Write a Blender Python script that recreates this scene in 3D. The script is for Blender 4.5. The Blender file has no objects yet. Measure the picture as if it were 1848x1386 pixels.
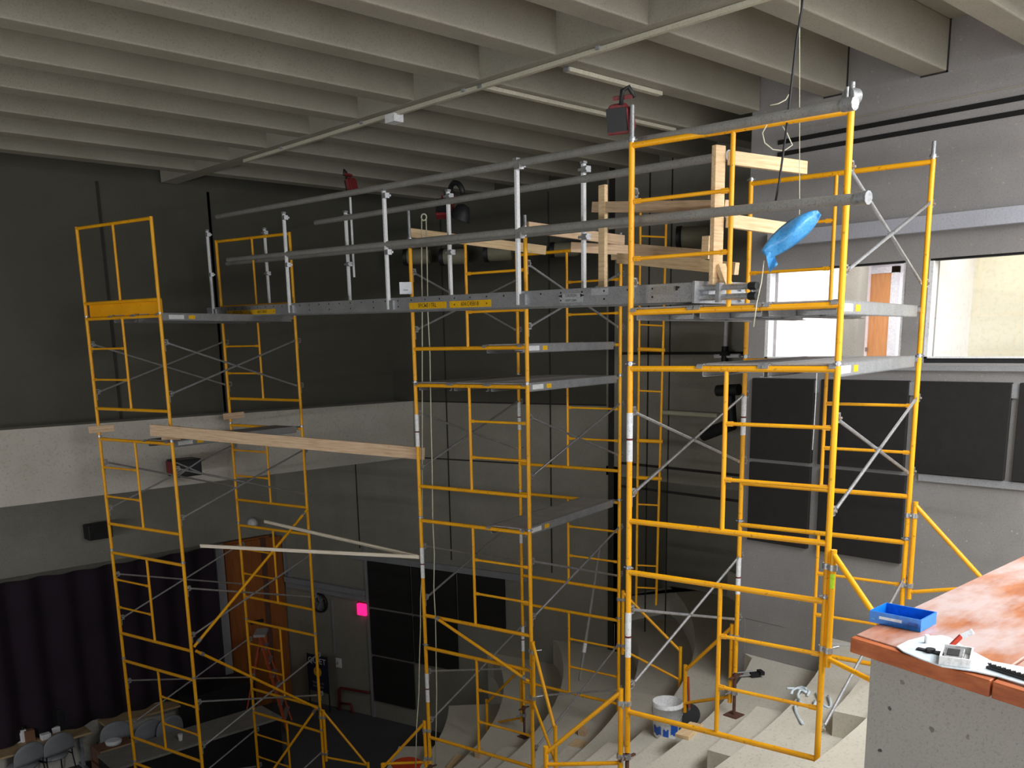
import bpy, math, random
import numpy as np
random.seed(7)
SC = bpy.context.scene
COL = SC.collection
Z0 = 7.37                      # eye height above the stage floor; everything below is written relative to the eye
# ------------------------------------------------------------------ camera geometry (surveyed)
FPX, CYP = 1679.13, 967.30
_p, _r, _ab = math.radians(11.8334), math.radians(1.06757), math.radians(46.8225)
def _rot():
    cp, sp, cr, sr = math.cos(_p), math.sin(_p), math.cos(_r), math.sin(_r)
    fwd = np.array([0, cp, -sp]); right = np.array([1., 0, 0]); down = np.array([0, -sp, -cp])
    R0 = np.array([cr*right+sr*down, -sr*right+cr*down, fwd])
    X = [math.sin(_ab), math.cos(_ab), 0]; Y = [math.sin(_ab-math.pi/2), math.cos(_ab-math.pi/2), 0]
    return R0 @ np.array([X, Y, [0, 0, 1.]]).T
R = _rot()
def A(*v): return np.array(v, float)
def ray(u, v): return R.T @ A((u-924)/FPX, (v-CYP)/FPX, 1)
def onz(u, v, z):
    d = ray(u, v); return d*(z/d[2])
def onplane(u, v, P, n):
    d = ray(u, v); return d*(np.dot(P, n)/np.dot(d, n))
def onY(u, v, y): return onplane(u, v, A(0, y, 0), A(0, 1, 0))
def onX(u, v, x): return onplane(u, v, A(x, 0, 0), A(1, 0, 0))
def vert(u, v, xy):
    d = ray(u, v); t = (d[0]*xy[0]+d[1]*xy[1])/(d[0]**2+d[1]**2); return d[2]*t
def vpl(u, v, P, dr):
    "point seen at (u,v) on the upright plane through P running along dr"
    n = A(dr[1], -dr[0], 0); return onplane(u, v, A(P[0], P[1], 0), n)
def unit(*v):
    v = A(*(v[0] if len(v) == 1 else v)); return v/np.linalg.norm(v)
UP = A(0, 0, 1)
# ------------------------------------------------------------------ mesh helpers
class MB:
    def __init__(s): s.v = []; s.f = []; s.sm = []
    def add(s, vs, fs, smooth=False):
        b = len(s.v); s.v += [tuple(float(c) for c in q) for q in vs]
        s.f += [tuple(b+i for i in f) for f in fs]; s.sm += [smooth]*len(fs); return s
    def box(s, c, size, ax=None):
        ax = ax if ax is not None else (A(1,0,0), A(0,1,0), A(0,0,1)); c = A(*c); h = [k/2 for k in size]
        vs = [c+ax[0]*i*h[0]+ax[1]*j*h[1]+ax[2]*k*h[2] for i in (-1,1) for j in (-1,1) for k in (-1,1)]
        fs = [(0,1,3,2),(4,6,7,5),(0,4,5,1),(2,3,7,6),(0,2,6,4),(1,5,7,3)]
        if np.dot(np.cross(ax[0], ax[1]), ax[2]) < 0: fs = [f[::-1] for f in fs]
        return s.add(vs, fs)
    def lohi(s, lo, hi):
        lo, hi = A(*lo), A(*hi); return s.box((lo+hi)/2, hi-lo)
    def beam(s, p, q, w, h, up=UP):
        p, q = A(*p), A(*q); d = q-p; L = np.linalg.norm(d); d = d/L
        sd = np.cross(d, up); sd = sd/np.linalg.norm(sd); u = np.cross(sd, d)
        return s.box((p+q)/2, (L, w, h), (d, sd, u))
    def tube(s, p, q, r, n=10, r2=None, cap=True):
        p, q = A(*p), A(*q); r2 = r if r2 is None else r2; d = unit(q-p)
        a = np.cross(d, A(0,0,1)) if abs(d[2]) < .9 else np.cross(d, A(1,0,0)); a = unit(a); b = np.cross(d, a)
        vs = []
        for c, rr in ((p, r), (q, r2)):
            for i in range(n):
                t = 2*math.pi*i/n; vs.append(c+rr*(math.cos(t)*a+math.sin(t)*b))
        s.add(vs, [(i, (i+1) % n, n+(i+1) % n, n+i) for i in range(n)], True)
        if cap: s.add(vs[:n], [tuple(range(n))[::-1]]); s.add(vs[n:], [tuple(range(n))])
        return s
    def path(s, pts, r, n=6):
        pts = [A(*p) for p in pts]; vs = []; a = None
        for i, p in enumerate(pts):
            d = unit(pts[min(i+1, len(pts)-1)]-pts[max(i-1, 0)])
            if a is None: a = unit(np.cross(d, A(.3,.5,.8) if abs(d[2]) < .9 else A(1,0,0)))
            else: a = unit(a-d*np.dot(a, d))
            b = np.cross(d, a)
            for k in range(n):
                t = 2*math.pi*k/n; vs.append(p+r*(math.cos(t)*a+math.sin(t)*b))
        fs = [(i*n+k, i*n+(k+1) % n, (i+1)*n+(k+1) % n, (i+1)*n+k) for i in range(len(pts)-1) for k in range(n)]
        fs += [tuple(range(n))[::-1], tuple((len(pts)-1)*n+k for k in range(n))]
        return s.add(vs, fs, True)
    def lathe(s, prof, c, axis=UP, n=24, smooth=True):
        c = A(*c); d = unit(axis); a = unit(np.cross(d, A(1,0,0) if abs(d[0]) < .8 else A(0,1,0))); b = np.cross(d, a)
        vs = [c+d*z+r*(math.cos(2*math.pi*k/n)*a+math.sin(2*math.pi*k/n)*b) for r, z in prof for k in range(n)]
        fs = [(i*n+k, i*n+(k+1) % n, (i+1)*n+(k+1) % n, (i+1)*n+k) for i in range(len(prof)-1) for k in range(n)]
        s.add(vs, fs, smooth)
        m = len(prof)-1
        return s.add(vs[:n]+vs[m*n:], [tuple(range(n))[::-1], tuple(range(n, 2*n))])
    def prism(s, poly, vec):
        poly = [A(*p) for p in poly]; vec = A(*vec); n = len(poly)
        nn = np.zeros(3)
        for i in range(n): nn += np.cross(poly[i], poly[(i+1) % n])
        if np.dot(nn, vec) > 0: poly = poly[::-1]
        vs = poly+[p+vec for p in poly]
        return s.add(vs, [tuple(range(n)), tuple(range(n, 2*n))[::-1]]+[(i, n+i, n+(i+1) % n, (i+1) % n) for i in range(n)])
    def grid(s, fn, nu, nv, smooth=True):
        vs = [fn(i/nu, j/nv) for i in range(nu+1) for j in range(nv+1)]
        fs = [(i*(nv+1)+j, (i+1)*(nv+1)+j, (i+1)*(nv+1)+j+1, i*(nv+1)+j+1) for i in range(nu) for j in range(nv)]
        return s.add(vs, fs, smooth)
    def mesh(s, name, m, origin=(0,0,0)):
        o = A(*origin); me = bpy.data.meshes.new(name)
        me.from_pydata([tuple(A(*q)-o) for q in s.v], [], s.f)
        me.polygons.foreach_set('use_smooth', s.sm); me.materials.append(m); me.update(); return me
WLOC = {}
def link(name, me, parent=None, loc=(0,0,0), bevel=0):
    o = bpy.data.objects.new(name, me); COL.objects.link(o)
    if parent is not None: o.parent = parent
    else: o.location = tuple(loc)
    if bevel:
        b = o.modifiers.new('bevel', 'BEVEL'); b.width = bevel; b.segments = 2; b.limit_method = 'ANGLE'
    return o
def part(name, mb, m, parent, label=None, bevel=0):
    org = WLOC[parent.name]; o = link(name, mb.mesh(name, m, org), parent, bevel=bevel); WLOC[o.name] = org
    if label: o['label'] = label
    return o
def tag(o, label, cat, group=None):
    o['label'] = label; o['category'] = cat
    if group: o['group'] = group
    return o
def thing(name, label, cat, loc, group=None):
    o = bpy.data.objects.new(name, None); COL.objects.link(o); o.location = tuple(float(c) for c in loc); o.empty_display_size = .1
    WLOC[o.name] = A(*loc); return tag(o, label, cat, group)
def solo(name, mb, m, label, cat, group=None, bevel=0):
    vs = np.array(mb.v); c = (vs.min(0)+vs.max(0))/2; c[2] = vs[:, 2].min()
    o = link(name, mb.mesh(name, m, c), None, c, bevel); WLOC[o.name] = c; return tag(o, label, cat, group)
def struct(name, mb, m, bevel=0):
    o = link(name, mb.mesh(name, m), None, bevel=bevel); o['kind'] = 'structure'; WLOC[o.name] = A(0,0,0); return o
def text_mb(txt, size, c, ax, ay, depth=.0015):
    "lettering centred at c, reading along ax, upright along ay"
    cu = bpy.data.curves.new('lettering', 'FONT'); cu.body = txt; cu.size = size; cu.align_x = 'CENTER'; cu.align_y = 'CENTER'; cu.resolution_u = 2
    ob = bpy.data.objects.new('lettering', cu); me = bpy.data.meshes.new_from_object(ob)
    n = np.cross(ax, ay); mb = MB()
    vs = [A(*c)+ax*q.co.x+ay*q.co.y+n*depth for q in me.vertices]
    mb.add(vs, [tuple(p.vertices) for p in me.polygons])
    bpy.data.objects.remove(ob); bpy.data.curves.remove(cu); bpy.data.meshes.remove(me); return mb
# ------------------------------------------------------------------ materials
def lin(h):
    c = [int(h[i:i+2], 16)/255 for i in (0, 2, 4)]
    return tuple((x/12.92 if x <= .04045 else ((x+.055)/1.055)**2.4) for x in c)+(1,)
class MT:
    def __init__(s, name, rough=.6, metal=0.):
        s.m = bpy.data.materials.new(name); s.m.use_nodes = True; s.nt = s.m.node_tree; s.N = s.nt.nodes; s.L = s.nt.links
        s.b = s.N['Principled BSDF']; s.b.inputs['Roughness'].default_value = rough; s.b.inputs['Metallic'].default_value = metal
        s.tc = s.N.new('ShaderNodeTexCoord').outputs['Object']
    def noise(s, scale, detail=4, rough=.6, vec=None):
        n = s.N.new('ShaderNodeTexNoise'); n.inputs['Scale'].default_value = scale; n.inputs['Detail'].default_value = detail; n.inputs['Roughness'].default_value = rough
        s.L.new(vec or s.tc, n.inputs['Vector']); return n.outputs['Fac']
    def mapv(s, scale):
        n = s.N.new('ShaderNodeMapping'); n.inputs['Scale'].default_value = scale; s.L.new(s.tc, n.inputs['Vector']); return n.outputs['Vector']
    def ramp(s, fac, stops):
        n = s.N.new('ShaderNodeValToRGB'); e = n.color_ramp.elements
        while len(e) < len(stops): e.new(.5)
        for k, (p, c) in enumerate(stops): e[k].position = p; e[k].color = lin(c) if isinstance(c, str) else (c, c, c, 1)
        s.L.new(fac, n.inputs['Fac']); return n.outputs['Color']
    def mix(s, fac, a, b, mode='MIX'):
        n = s.N.new('ShaderNodeMix'); n.data_type = 'RGBA'; n.blend_type = mode
        for sock, val in ((n.inputs[0], fac), (n.inputs[6], a), (n.inputs[7], b)):
            if isinstance(val, (int, float)): sock.default_value = val
            elif isinstance(val, str): sock.default_value = lin(val)
            else: s.L.new(val, sock)
        return n.outputs[2]
    def voro(s, scale, vec=None, rnd=1.):
        n = s.N.new('ShaderNodeTexVoronoi'); n.inputs['Scale'].default_value = scale; n.inputs['Randomness'].default_value = rnd
        s.L.new(vec or s.tc, n.inputs['Vector']); return n.outputs['Distance'], n.outputs['Color']
    def math(s, op, a, b=0.):
        n = s.N.new('ShaderNodeMath'); n.operation = op
        for sock, val in ((n.inputs[0], a), (n.inputs[1], b)):
            if isinstance(val, (int, float)): sock.default_value = val
            else: s.L.new(val, sock)
        return n.outputs[0]
    def col(s, c):
        if isinstance(c, str): s.b.inputs['Base Color'].default_value = lin(c)
        else: s.L.new(c, s.b.inputs['Base Color'])
        return s
    def bump(s, h, strength=.3, dist=.01):
        n = s.N.new('ShaderNodeBump'); n.inputs['Strength'].default_value = strength; n.inputs['Distance'].default_value = dist
        s.L.new(h, n.inputs['Height']); s.L.new(n.outputs['Normal'], s.b.inputs['Normal']); return s
def speck(name, a, b, c, scale=3., fine=60., rough=.85, bump=.3, metal=0.):
    "two large tones and a fine speckle"
    t = MT(name, rough, metal); big = t.ramp(t.noise(scale, 5), [(.3, a), (.7, b)])
    fn = t.noise(fine, 3, .7); t.col(t.mix(t.ramp(fn, [(.5, 0.), (.72, 1.)]), big, c)); t.bump(fn, bump, .004); return t.m
M = {}
def concrete(name, base, light, dark, chips=None, fine=70):
    t = MT(name, .9)
    big = t.ramp(t.noise(.9, 6, .65), [(.3, base), (.7, light)])
    fn = t.noise(fine, 4, .75); c = t.mix(t.ramp(fn, [(.54, 0.), (.7, .8)]), big, dark); c = t.mix(t.ramp(t.noise(fine*.77, 3, .7), [(.6, 0.), (.75, .5)]), c, light)
    if chips:
        d, vc = t.voro(chips[0]); warp = t.noise(chips[0]*2.2, 2)
        dd = t.math('ADD', d, t.math('MULTIPLY', warp, .35)); msk = t.ramp(dd, [(chips[1]-.02, 1.), (chips[1]+.02, 0.)])
        sep = t.N.new('ShaderNodeSeparateColor'); t.L.new(vc, sep.inputs[0])
        pc = t.ramp(sep.outputs[0], [(0., '4a4742'), (.35, '6b6862'), (.6, '8f8c86'), (.8, 'a8a49b'), (1., '5b5650')])
        msk = t.math('MULTIPLY', msk, t.ramp(sep.outputs[1], [(.35, 0.), (.4, 1.)])); c = t.mix(msk, c, pc)
    t.col(c); t.bump(fn, .35, .006); return t.m
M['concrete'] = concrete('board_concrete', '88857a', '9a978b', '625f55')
M['darkconcrete'] = concrete('darker_concrete', '4b4a41', '55544a', '393831')  # darker concrete tone for the side and stage walls above the joint
M['rib'] = concrete('ceiling_concrete', '8f8b7d', '9f9b8d', '68655a', fine=85)
M['aggregate'] = concrete('aggregate_concrete', '8b8988', '9c9a99', '6e6c6b', (16, .3))
M['parapet'] = concrete('parapet_concrete', '9a9792', 'a7a49f', '807d78', (21, .34), 120)
M['tread'] = concrete('tread_concrete', 'c4bfb1', 'd6d1c4', 'a39e90', fine=40)
M['tiers'] = M['tread']
M['floor'] = speck('stage_floor', '4b4d50', '55585b', '3e4042', 1.2, 30)
def yellow():
    t = MT('yellow_paint', .42); base = t.ramp(t.noise(3.5, 4), [(.3, 'f2a60a'), (.7, 'ffb910')])
    c = t.mix(t.ramp(t.noise(28, 5, .7), [(.6, 0.), (.72, .75)]), base, '6b4a14'); t.col(c); return t.m
M['yellow'] = yellow()
M['galv'] = speck('galvanised_steel', 'b9bcc0', 'd0d2d6', '9c9fa2', 6, 50, .38, .1, .75)
M['steel'] = speck('dull_steel', '8f9294', 'a5a7a8', '6a6a68', 6, 60, .5, .2, .5)
M['alu'] = speck('weathered_aluminium', '9b9da0', 'b0b2b4', '7b7d80', 4, 90, .5, .15, .45)
M['rail'] = speck('grey_rail_tube', '8a8984', '9a9994', '6c6b67', 5, 80, .6, .2)
M['white'] = speck('white_paint', 'e4e6e8', 'f2f3f4', 'c8c9cb', 8, 60, .5, .05)
M['black'] = speck('black_plastic', '15161a', '1e1f22', '0e0f10', 5, 50, .55, .1)
M['panel'] = speck('black_fabric', '1f1e1d', '262524', '171616', 12, 260, .95, .2)
M['curtain'] = speck('plum_curtain', '201622', '2a1a29', '160f17', 2, 80, .95, .2)
M['rust'] = speck('rusty_screw', '5a3b30', '6e4a3a', '3c2a24', 12, 60, .8, .3)
M['deck'] = speck('plank_deck', '9a9793', 'ada9a4', '7b7874', 5, 120, .8, .2)
def wood(name, a, b, c, sc=(1, 14, 14), rough=.7, blotch=None):
    t = MT(name, rough); v = t.mapv(sc); g = t.noise(3.5, 6, .65, v); col = t.ramp(g, [(.3, a), (.52, b), (.72, c)])
    col = t.mix(t.ramp(t.noise(9, 2), [(.7, 0.), (.76, .7)]), col, a)
    if blotch:
        k = t.noise(2.6, 5, .6, t.mapv((1., 2.4, 1))); col = t.mix(t.ramp(k, [(.40, 0.), (.60, .85)]), col, blotch)
    t.col(col); t.bump(g, .1, .003); return t.m
M['pine'] = wood('pine_lumber', 'c9a678', 'e3c599', 'eed6b0')
M['pinev'] = wood('pine_upright', 'c9a678', 'e3c599', 'eed6b0', (14, 14, 1))
M['pale'] = wood('pale_timber', 'd9cbb4', 'ece0cc', 'f4ebdc')
M['dustedpine'] = wood('weathered_lumber', 'b79674', 'd3b493', 'e0c7aa')
M['cap'] = wood('parapet_cap_wood', '9a5530', 'ad6a42', 'ba7a54', (2, 12, 12), .45, 'c2b3b2')
M['capedge'] = wood('cap_edge_wood', '97491f', 'ad5a2d', 'bd6c3d', (12, 2, 12), .5)
M['door'] = wood('brown_door', '8a4d1e', '9c5a26', 'a9652d', (10, 10, 1), .5)
M['orange_door'] = wood('maple_door', 'd08a4c', 'dc9a5c', 'e3a76c', (10, 10, 1), .45)
M['tan'] = speck('tan_laminate', 'b39a75', 'c0a780', '9a8464', 4, 90, .6, .1)
M['greyfab'] = speck('grey_upholstery', '8b8f95', '989ca1', '767a80', 8, 150, .9, .2)
M['carton'] = speck('brown_carton', '7a5740', '886249', '6a4a36', 3, 40, .9, .1)
M['paper'] = speck('white_paper', 'e8eaf0', 'f2f4f8', 'd8dae0', 3, 30, .8, .05)
M['blue'] = speck('blue_plastic', '0f74d6', '1580e6', '0b62bd', 3, 30, .35, .05)
M['film'] = speck('blue_film', '3f97dd', '62b4ee', '2c83cb', 14, 60, .3, .3)
M['sheet'] = speck('white_film', 'd3e4ee', 'e6f0f6', 'bccfdb', 6, 40, .3, .1)
M['red'] = speck('red_plastic', 'c8381c', 'd84424', 'a82c16', 4, 40, .5, .1)
M['redm'] = speck('dark_red_paint', '6e1f22', '7d2528', '551719', 5, 50, .55, .1)
M['orange'] = speck('orange_fibreglass', 'c4552e', 'd2623a', '9f4222', 4, 60, .5, .1)
M['cream'] = speck('cream_wall', 'f3efda', 'f8f4e2', 'eae6cf', .8, 20, .85, .05)
M['booth'] = speck('white_wall', 'f2f0f4', 'f7f5f9', 'e9e7ec', .8, 20, .85, .05)
M['plaster'] = concrete('rough_plaster', 'b7b2a8', 'cac6bd', '9a958b', None, 30)
M['trim'] = speck('grey_trim', '8b8d90', '989a9d', '7b7d80', 3, 60, .7, .1)
M['rope'] = speck('pale_rope', 'cfcdb4', 'dbd9c2', 'b3b198', 30, 200, .9, .3)
M['can'] = speck('can_light_shell', '7f7b66', '8b8771', '6d6a58', 4, 60, .6, .1)
M['navy'] = speck('navy_poster', '1a2038', '202744', '141a2e', 3, 50, .6, .05)
M['emoji'] = speck('yellow_print', 'f0b21c', 'f6bd2c', 'e2a413', 8, 40, .6, .05)
M['sticker'] = speck('yellow_sticker', 'f2b705', 'f9c411', 'dfa604', 6, 50, .5, .05)
M['ink'] = speck('black_ink', '1c1a16', '26231e', '121110', 9, 60, .6, .05)
M['bluep'] = speck('blue_print', '1f55b4', '2a63c4', '17479b', 10, 50, .5, .05)
M['label'] = speck('grey_sticker', 'a8abad', 'b5b8ba', '8f9294', 6, 60, .5, .05)
M['slot'] = speck('dark_slot', '0c0b0b', '121111', '080808', 6, 60, .9, .05)
M['joint'] = speck('dark_joint', '2e2c28', '36342f', '232220', 6, 60, .9, .05)
M['track'] = speck('cream_track_paint', 'bdb9a6', 'c9c5b2', 'a9a592', 5, 50, .6, .05)
M['ledge'] = speck('pale_ledge_paint', 'a9acb6', 'b4b7c0', '999ca6', 2, 60, .8, .05)
M['lime'] = speck('lime_sticker', 'b9e01e', 'c6ea30', 'a5ca14', 6, 50, .5, .05)
def glow(name, c, e):
    t = MT(name, .5); t.col(c); t.b.inputs['Emission Color'].default_value = lin(c); t.b.inputs['Emission Strength'].default_value = e; return t.m
M['exit'] = glow('lit_exit_sign', 'ff1f78', 1.6)
def glass():
    m = bpy.data.materials.new('clear_glass'); m.use_nodes = True; nt = m.node_tree; nt.nodes.clear()
    o = nt.nodes.new('ShaderNodeOutputMaterial'); mx = nt.nodes.new('ShaderNodeMixShader'); tr = nt.nodes.new('ShaderNodeBsdfTransparent'); gl = nt.nodes.new('ShaderNodeBsdfGlossy')
    gl.inputs['Roughness'].default_value = .02; mx.inputs[0].default_value = .05
    nt.links.new(tr.outputs[0], mx.inputs[1]); nt.links.new(gl.outputs[0], mx.inputs[2]); nt.links.new(mx.outputs[0], o.inputs['Surface']); return m
M['glass'] = glass()
# ------------------------------------------------------------------ the room
XW = 9.30                                    # face of the control-booth wall
ZB, ZS = 2.36, 2.80                          # underside of ribs, underside of slab
ZF = -7.37                                   # stage floor
DS = A(-.2616, .9652, 0); DS = DS/np.linalg.norm(DS); NS = A(DS[1], -DS[0], 0)   # panelled side wall: direction, outward normal
PS = A(9.985, 14.9, 0)
def s2(u, v, off=0.): return onplane(u, v, PS-NS*off, NS)
XA = 11.355; YC = 9.84                       # back of the alcove, corner with the side wall
YFA, YST = 13.58, 17.05                      # stage fascia, stage back wall
# ceiling: slab, ribs, cross rib
struct('ceiling', MB().lohi((-9, -4, ZS), (XA+.3, 17.4, ZS+.25)), M['rib'])
for k in range(-6, 11):
    y1 = 4.19+.98*k; y0 = y1-.243; x1 = XW if y0 < 6.0 else (XA if y0 < YC else 11.355-(y0-YC)*.271)
    if y1 > 13.95: continue
    struct('ceiling_rib', MB().lohi((-9, y0, ZB), (x1-.002, y1, ZS)), M['rib'], .012)
rj = MB()
for k in range(-6, 2):
    y1 = 4.19+.98*k; y0 = y1-.243
    if y0 < 5.9: rj.lohi((XW-.006, y0-.012, ZB-.012), (XW, y0+.004, ZS)).lohi((XW-.006, y0-.012, ZB-.014), (XW, y1, ZB+.002))
struct('trim_12', rj, M['joint'])
struct('ceiling_cross_rib', MB().lohi((6.16, -4, ZB-.004), (6.40, 13.9, ZS)), M['rib'])
# control-booth wall with two openings, built as one wall of piers and lintels
W1 = (4.20, 5.75, -.284, .70); W2 = (1.2, 3.98, -.284, .70)
wr = MB()
def wbox(y0, y1, z0, z1, x0=XW, x1=XW+.24): wr.lohi((x0, y0, z0), (x1, y1, z1))
wbox(-4, 6.0, .70, ZS); wbox(-4, 6.0, ZF, -.284); wbox(5.75, 6.0, -.284, .70); wbox(3.98, 4.20, -.284, .70); wbox(-4, 1.2, -.284, .70)
struct('wall_right', wr, M['aggregate'])
struct('trim_1', MB().lohi((XW-.10, -4, .945), (XW, 5.70, 1.09)), M['ledge'])
struct('trim_2', MB().lohi((XW-.03, -4, -.60), (XW, 5.85, -.47)).lohi((XW-.05, -4, -.355), (XW, 5.85, -.315)), M['trim'])
struct('trim_3', MB().lohi((XW-.03, -4, -1.44), (XW, 3.93, -1.37)), M['trim'])
sl = MB()
for z in (2.005, 1.885): sl.lohi((XW-.012, -4, z-.022), (XW, 5.67, z+.022))
struct('trim_4', sl, M['slot'])
struct('trim_5', MB().lohi((XW-.008, -4, 2.10), (XW, 5.4, 2.112)), M['rib'])
def window(n, w):
    y0, y1, z0, z1 = w
    f = struct('window_%d' % n, MB().lohi((XW+.02, y0, z0), (XW+.10, y1, z0+.045)).lohi((XW+.02, y0, z1-.02), (XW+.10, y1, z1)), M['black'])
    fr = MB().lohi((XW+.01, y0, z0+.045), (XW+.12, y0+.035, z1-.02)).lohi((XW+.01, y1-.035, z0+.045), (XW+.12, y1, z1-.02)).lohi((XW+.01, y0, z0+.045), (XW+.12, y1, z0+.06))
    part('window_frame', fr, M['white'], f)
    part('pane', MB().lohi((XW+.055, y0+.02, z0+.04), (XW+.06, y1-.02, z1-.02)), M['glass'], f)
window(1, W1); window(2, W2)
# booth rooms behind the glass
bo = MB(); bo.lohi((XW+.24, 4.02, -1.3), (13.2, 6.0, -1.25)).lohi((XW+.24, 4.02, 1.05), (13.2, 6.0, 1.1)).lohi((12.2, 4.02, -1.3), (12.3, 6.0, 1.1)).lohi((XW+.24, 4.02, -1.3), (12.3, 4.07, 1.1)).lohi((XW+.24, 5.95, -1.3), (12.3, 6.0, 1.1))
struct('wall_booth', bo, M['booth'])
b2 = MB(); b2.lohi((XW+.24, .9, -1.3), (10.6, 4.02, -1.25)).lohi((XW+.24, .9, 1.05), (10.6, 4.02, 1.1)).lohi((10.5, .9, -1.3), (10.6, 4.02, 1.1)).lohi((XW+.24, .9, -1.3), (10.6, .95, 1.1))
struct('wall_booth_office', b2, M['cream'])
# alcove beyond the booth wall
struct('wall_alcove', MB().lohi((XA, 5.7, -2.0), (XA+.2, YC+.1, ZS)).lohi((XA, 9.55, ZF), (XA+.2, YC+.1, -2.0)).lohi((XA+1.3, 5.7, ZF), (XA+1.5, YC+.1, -2.0)).lohi((XA, 5.7, -2.15), (XA+1.5, YC+.1, -2.0)).lohi((XA, 9.6, ZF), (XA+1.5, 9.7, -2.0)).lohi((XW+.24, 5.99, ZF), (XA, 6.1, ZS)), M['concrete'])
e0 = PS+DS*((YC-PS[1])/DS[1]); e1 = PS+DS*((17.4-PS[1])/DS[1])
sw = MB(); sw.prism([(e0[0], e0[1], ZF), (e1[0], e1[1], ZF), (e1[0]+NS[0]*.25, e1[1]+NS[1]*.25, ZF), (e0[0]+NS[0]*.25, e0[1]+NS[1]*.25, ZF)], (0, 0, -1.03-ZF))
struct('wall_side', sw, M['concrete'])
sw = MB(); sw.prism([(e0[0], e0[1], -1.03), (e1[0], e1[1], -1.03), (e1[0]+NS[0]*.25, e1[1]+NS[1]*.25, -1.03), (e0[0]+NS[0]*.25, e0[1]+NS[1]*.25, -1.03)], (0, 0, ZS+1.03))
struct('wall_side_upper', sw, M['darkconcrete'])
# formwork joints in the side wall, alcove and stage wall
jt = MB()
def joint_s2(a, b, z0, z1):   # along DS from a to b (Y), z0..z1
    p = PS+DS*((a-PS[1])/DS[1])-NS*.004; q = PS+DS*((b-PS[1])/DS[1])-NS*.004
    jt.prism([(p[0], p[1], z0), (q[0], q[1], z0), (q[0], q[1], z1), (p[0], p[1], z1)], -NS*.004)
for z in (-1.03, -2.05): joint_s2(YC, 13.5, z-.012, z+.012)
for u in (805, 993): 
    y = s2(u, 700)[1]; joint_s2(y-.012, y+.012, -3.9, 2.3)
for u, v in ((645, 900), (560, 380), (643, 640)):
    y = s2(u, v)[1]; joint_s2(y-.012, y+.012, -3.9 if v > 850 else -1.0, -2.05 if v > 850 else 2.3)
jt.lohi((XA-.006, 9.68, ZF), (XA, 9.80, ZS)); jt.lohi((XA-.006, 9.0, ZF), (XA, 9.025, ZS)); jt.lohi((XA-.006, 8.6, ZF), (XA, 8.62, ZS))
for z in (-.22, -1.93, -2.3): jt.lohi((XA-.006, 6.1, z-.02), (XA, 9.6, z+.02))
for u, v in ((192, 500), (387, 500), (398, 640)):
    x = onY(u, v, 14.0)[0]; jt.lohi((x-.02, 13.99, -1.02), (x+.02, 14.0, 2.3))
struct('trim_6', jt, M['joint'])
# stage end: upper wall, fascia, soffit, lower wall
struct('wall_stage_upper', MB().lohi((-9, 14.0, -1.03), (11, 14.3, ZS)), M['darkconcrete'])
struct('wall_stage_fascia', MB().prism([(-9, YFA, -1.03), (-9, 14.0, -1.03), (-9, 17.2, -2.05), (-9, 17.2, -2.25), (-9, YFA+.02, -2.05)], (20, 0, 0)), M['plaster'])
struct('wall_stage', MB().lohi((-9, YST, -3.78), (9.45, YST+.3, -2.05)).lohi((-9, YST+.3, ZF), (9.5, YST+.5, -2.05)), M['concrete'])
struct('floor', MB().lohi((-9, 9, ZF-.2), (11, 17.4, ZF)), M['floor'])
# seating tiers: concentric concrete treads, each riser facing the stage
CX, CYS = 4.7, 15.4
TIERS = [(4.5, -6.9), (5.2, -6.45), (6.0, -6.0), (6.93, -5.55), (7.9, -5.10), (9.05, -4.62), (9.85, -4.17), (10.69, -3.72), (11.6, -3.285), (12.53, -2.84), (13.45, -2.40)]
def xmax(y):
    if y < 6.0: return XW
    if y < YC: return XA+1.28 if y < 9.55 else XA
    return 11.355-(y-YC)*.271
def arc_pts(r, t0=-62, t1=100, n=82):
    out = []
    for i in range(n+1):
        t = math.radians(t0+(t1-t0)*i/n); x = CX+r*math.sin(t); y = CYS-r*math.cos(t)
        out.append((x, y))
    return out
def clip(p):
    return (min(p[0], xmax(p[1])-.003), p[1])
tiers = MB()
for i, (r, z) in enumerate(TIERS):
    r2 = TIERS[i+1][0] if i+1 < len(TIERS) else 19.5
    te = {0: 40, 1: 44, 2: 50, 3: 62}.get(i, 100); ri, ro = arc_pts(r, -62, te), arc_pts(r2+.01, -62, te)
    zb = ZF if i == 0 else TIERS[i-1][1]-.02
    for k in range(len(ri)-1):
        if ri[k][0] >= xmax(ri[k][1]) and ri[k+1][0] >= xmax(ri[k+1][1]): continue
        q = [clip(ri[k]), clip(ri[k+1]), clip(ro[k+1]), clip(ro[k])]
        if k == len(ri)-2 and te < 100: tiers.add([(q[1][0], q[1][1], ZF), (q[2][0], q[2][1], ZF), (q[2][0], q[2][1], z), (q[1][0], q[1][1], z)], [(0, 1, 2, 3)])
        tiers.add([(x, y, z) for x, y in q], [(0, 1, 2, 3)]); tiers.add([(q[0][0], q[0][1], zb), (q[1][0], q[1][1], zb), (q[1][0], q[1][1], z), (q[0][0], q[0][1], z)], [(0, 1, 2, 3)])
struct('floor_tiers', tiers, M['tread'])
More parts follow.
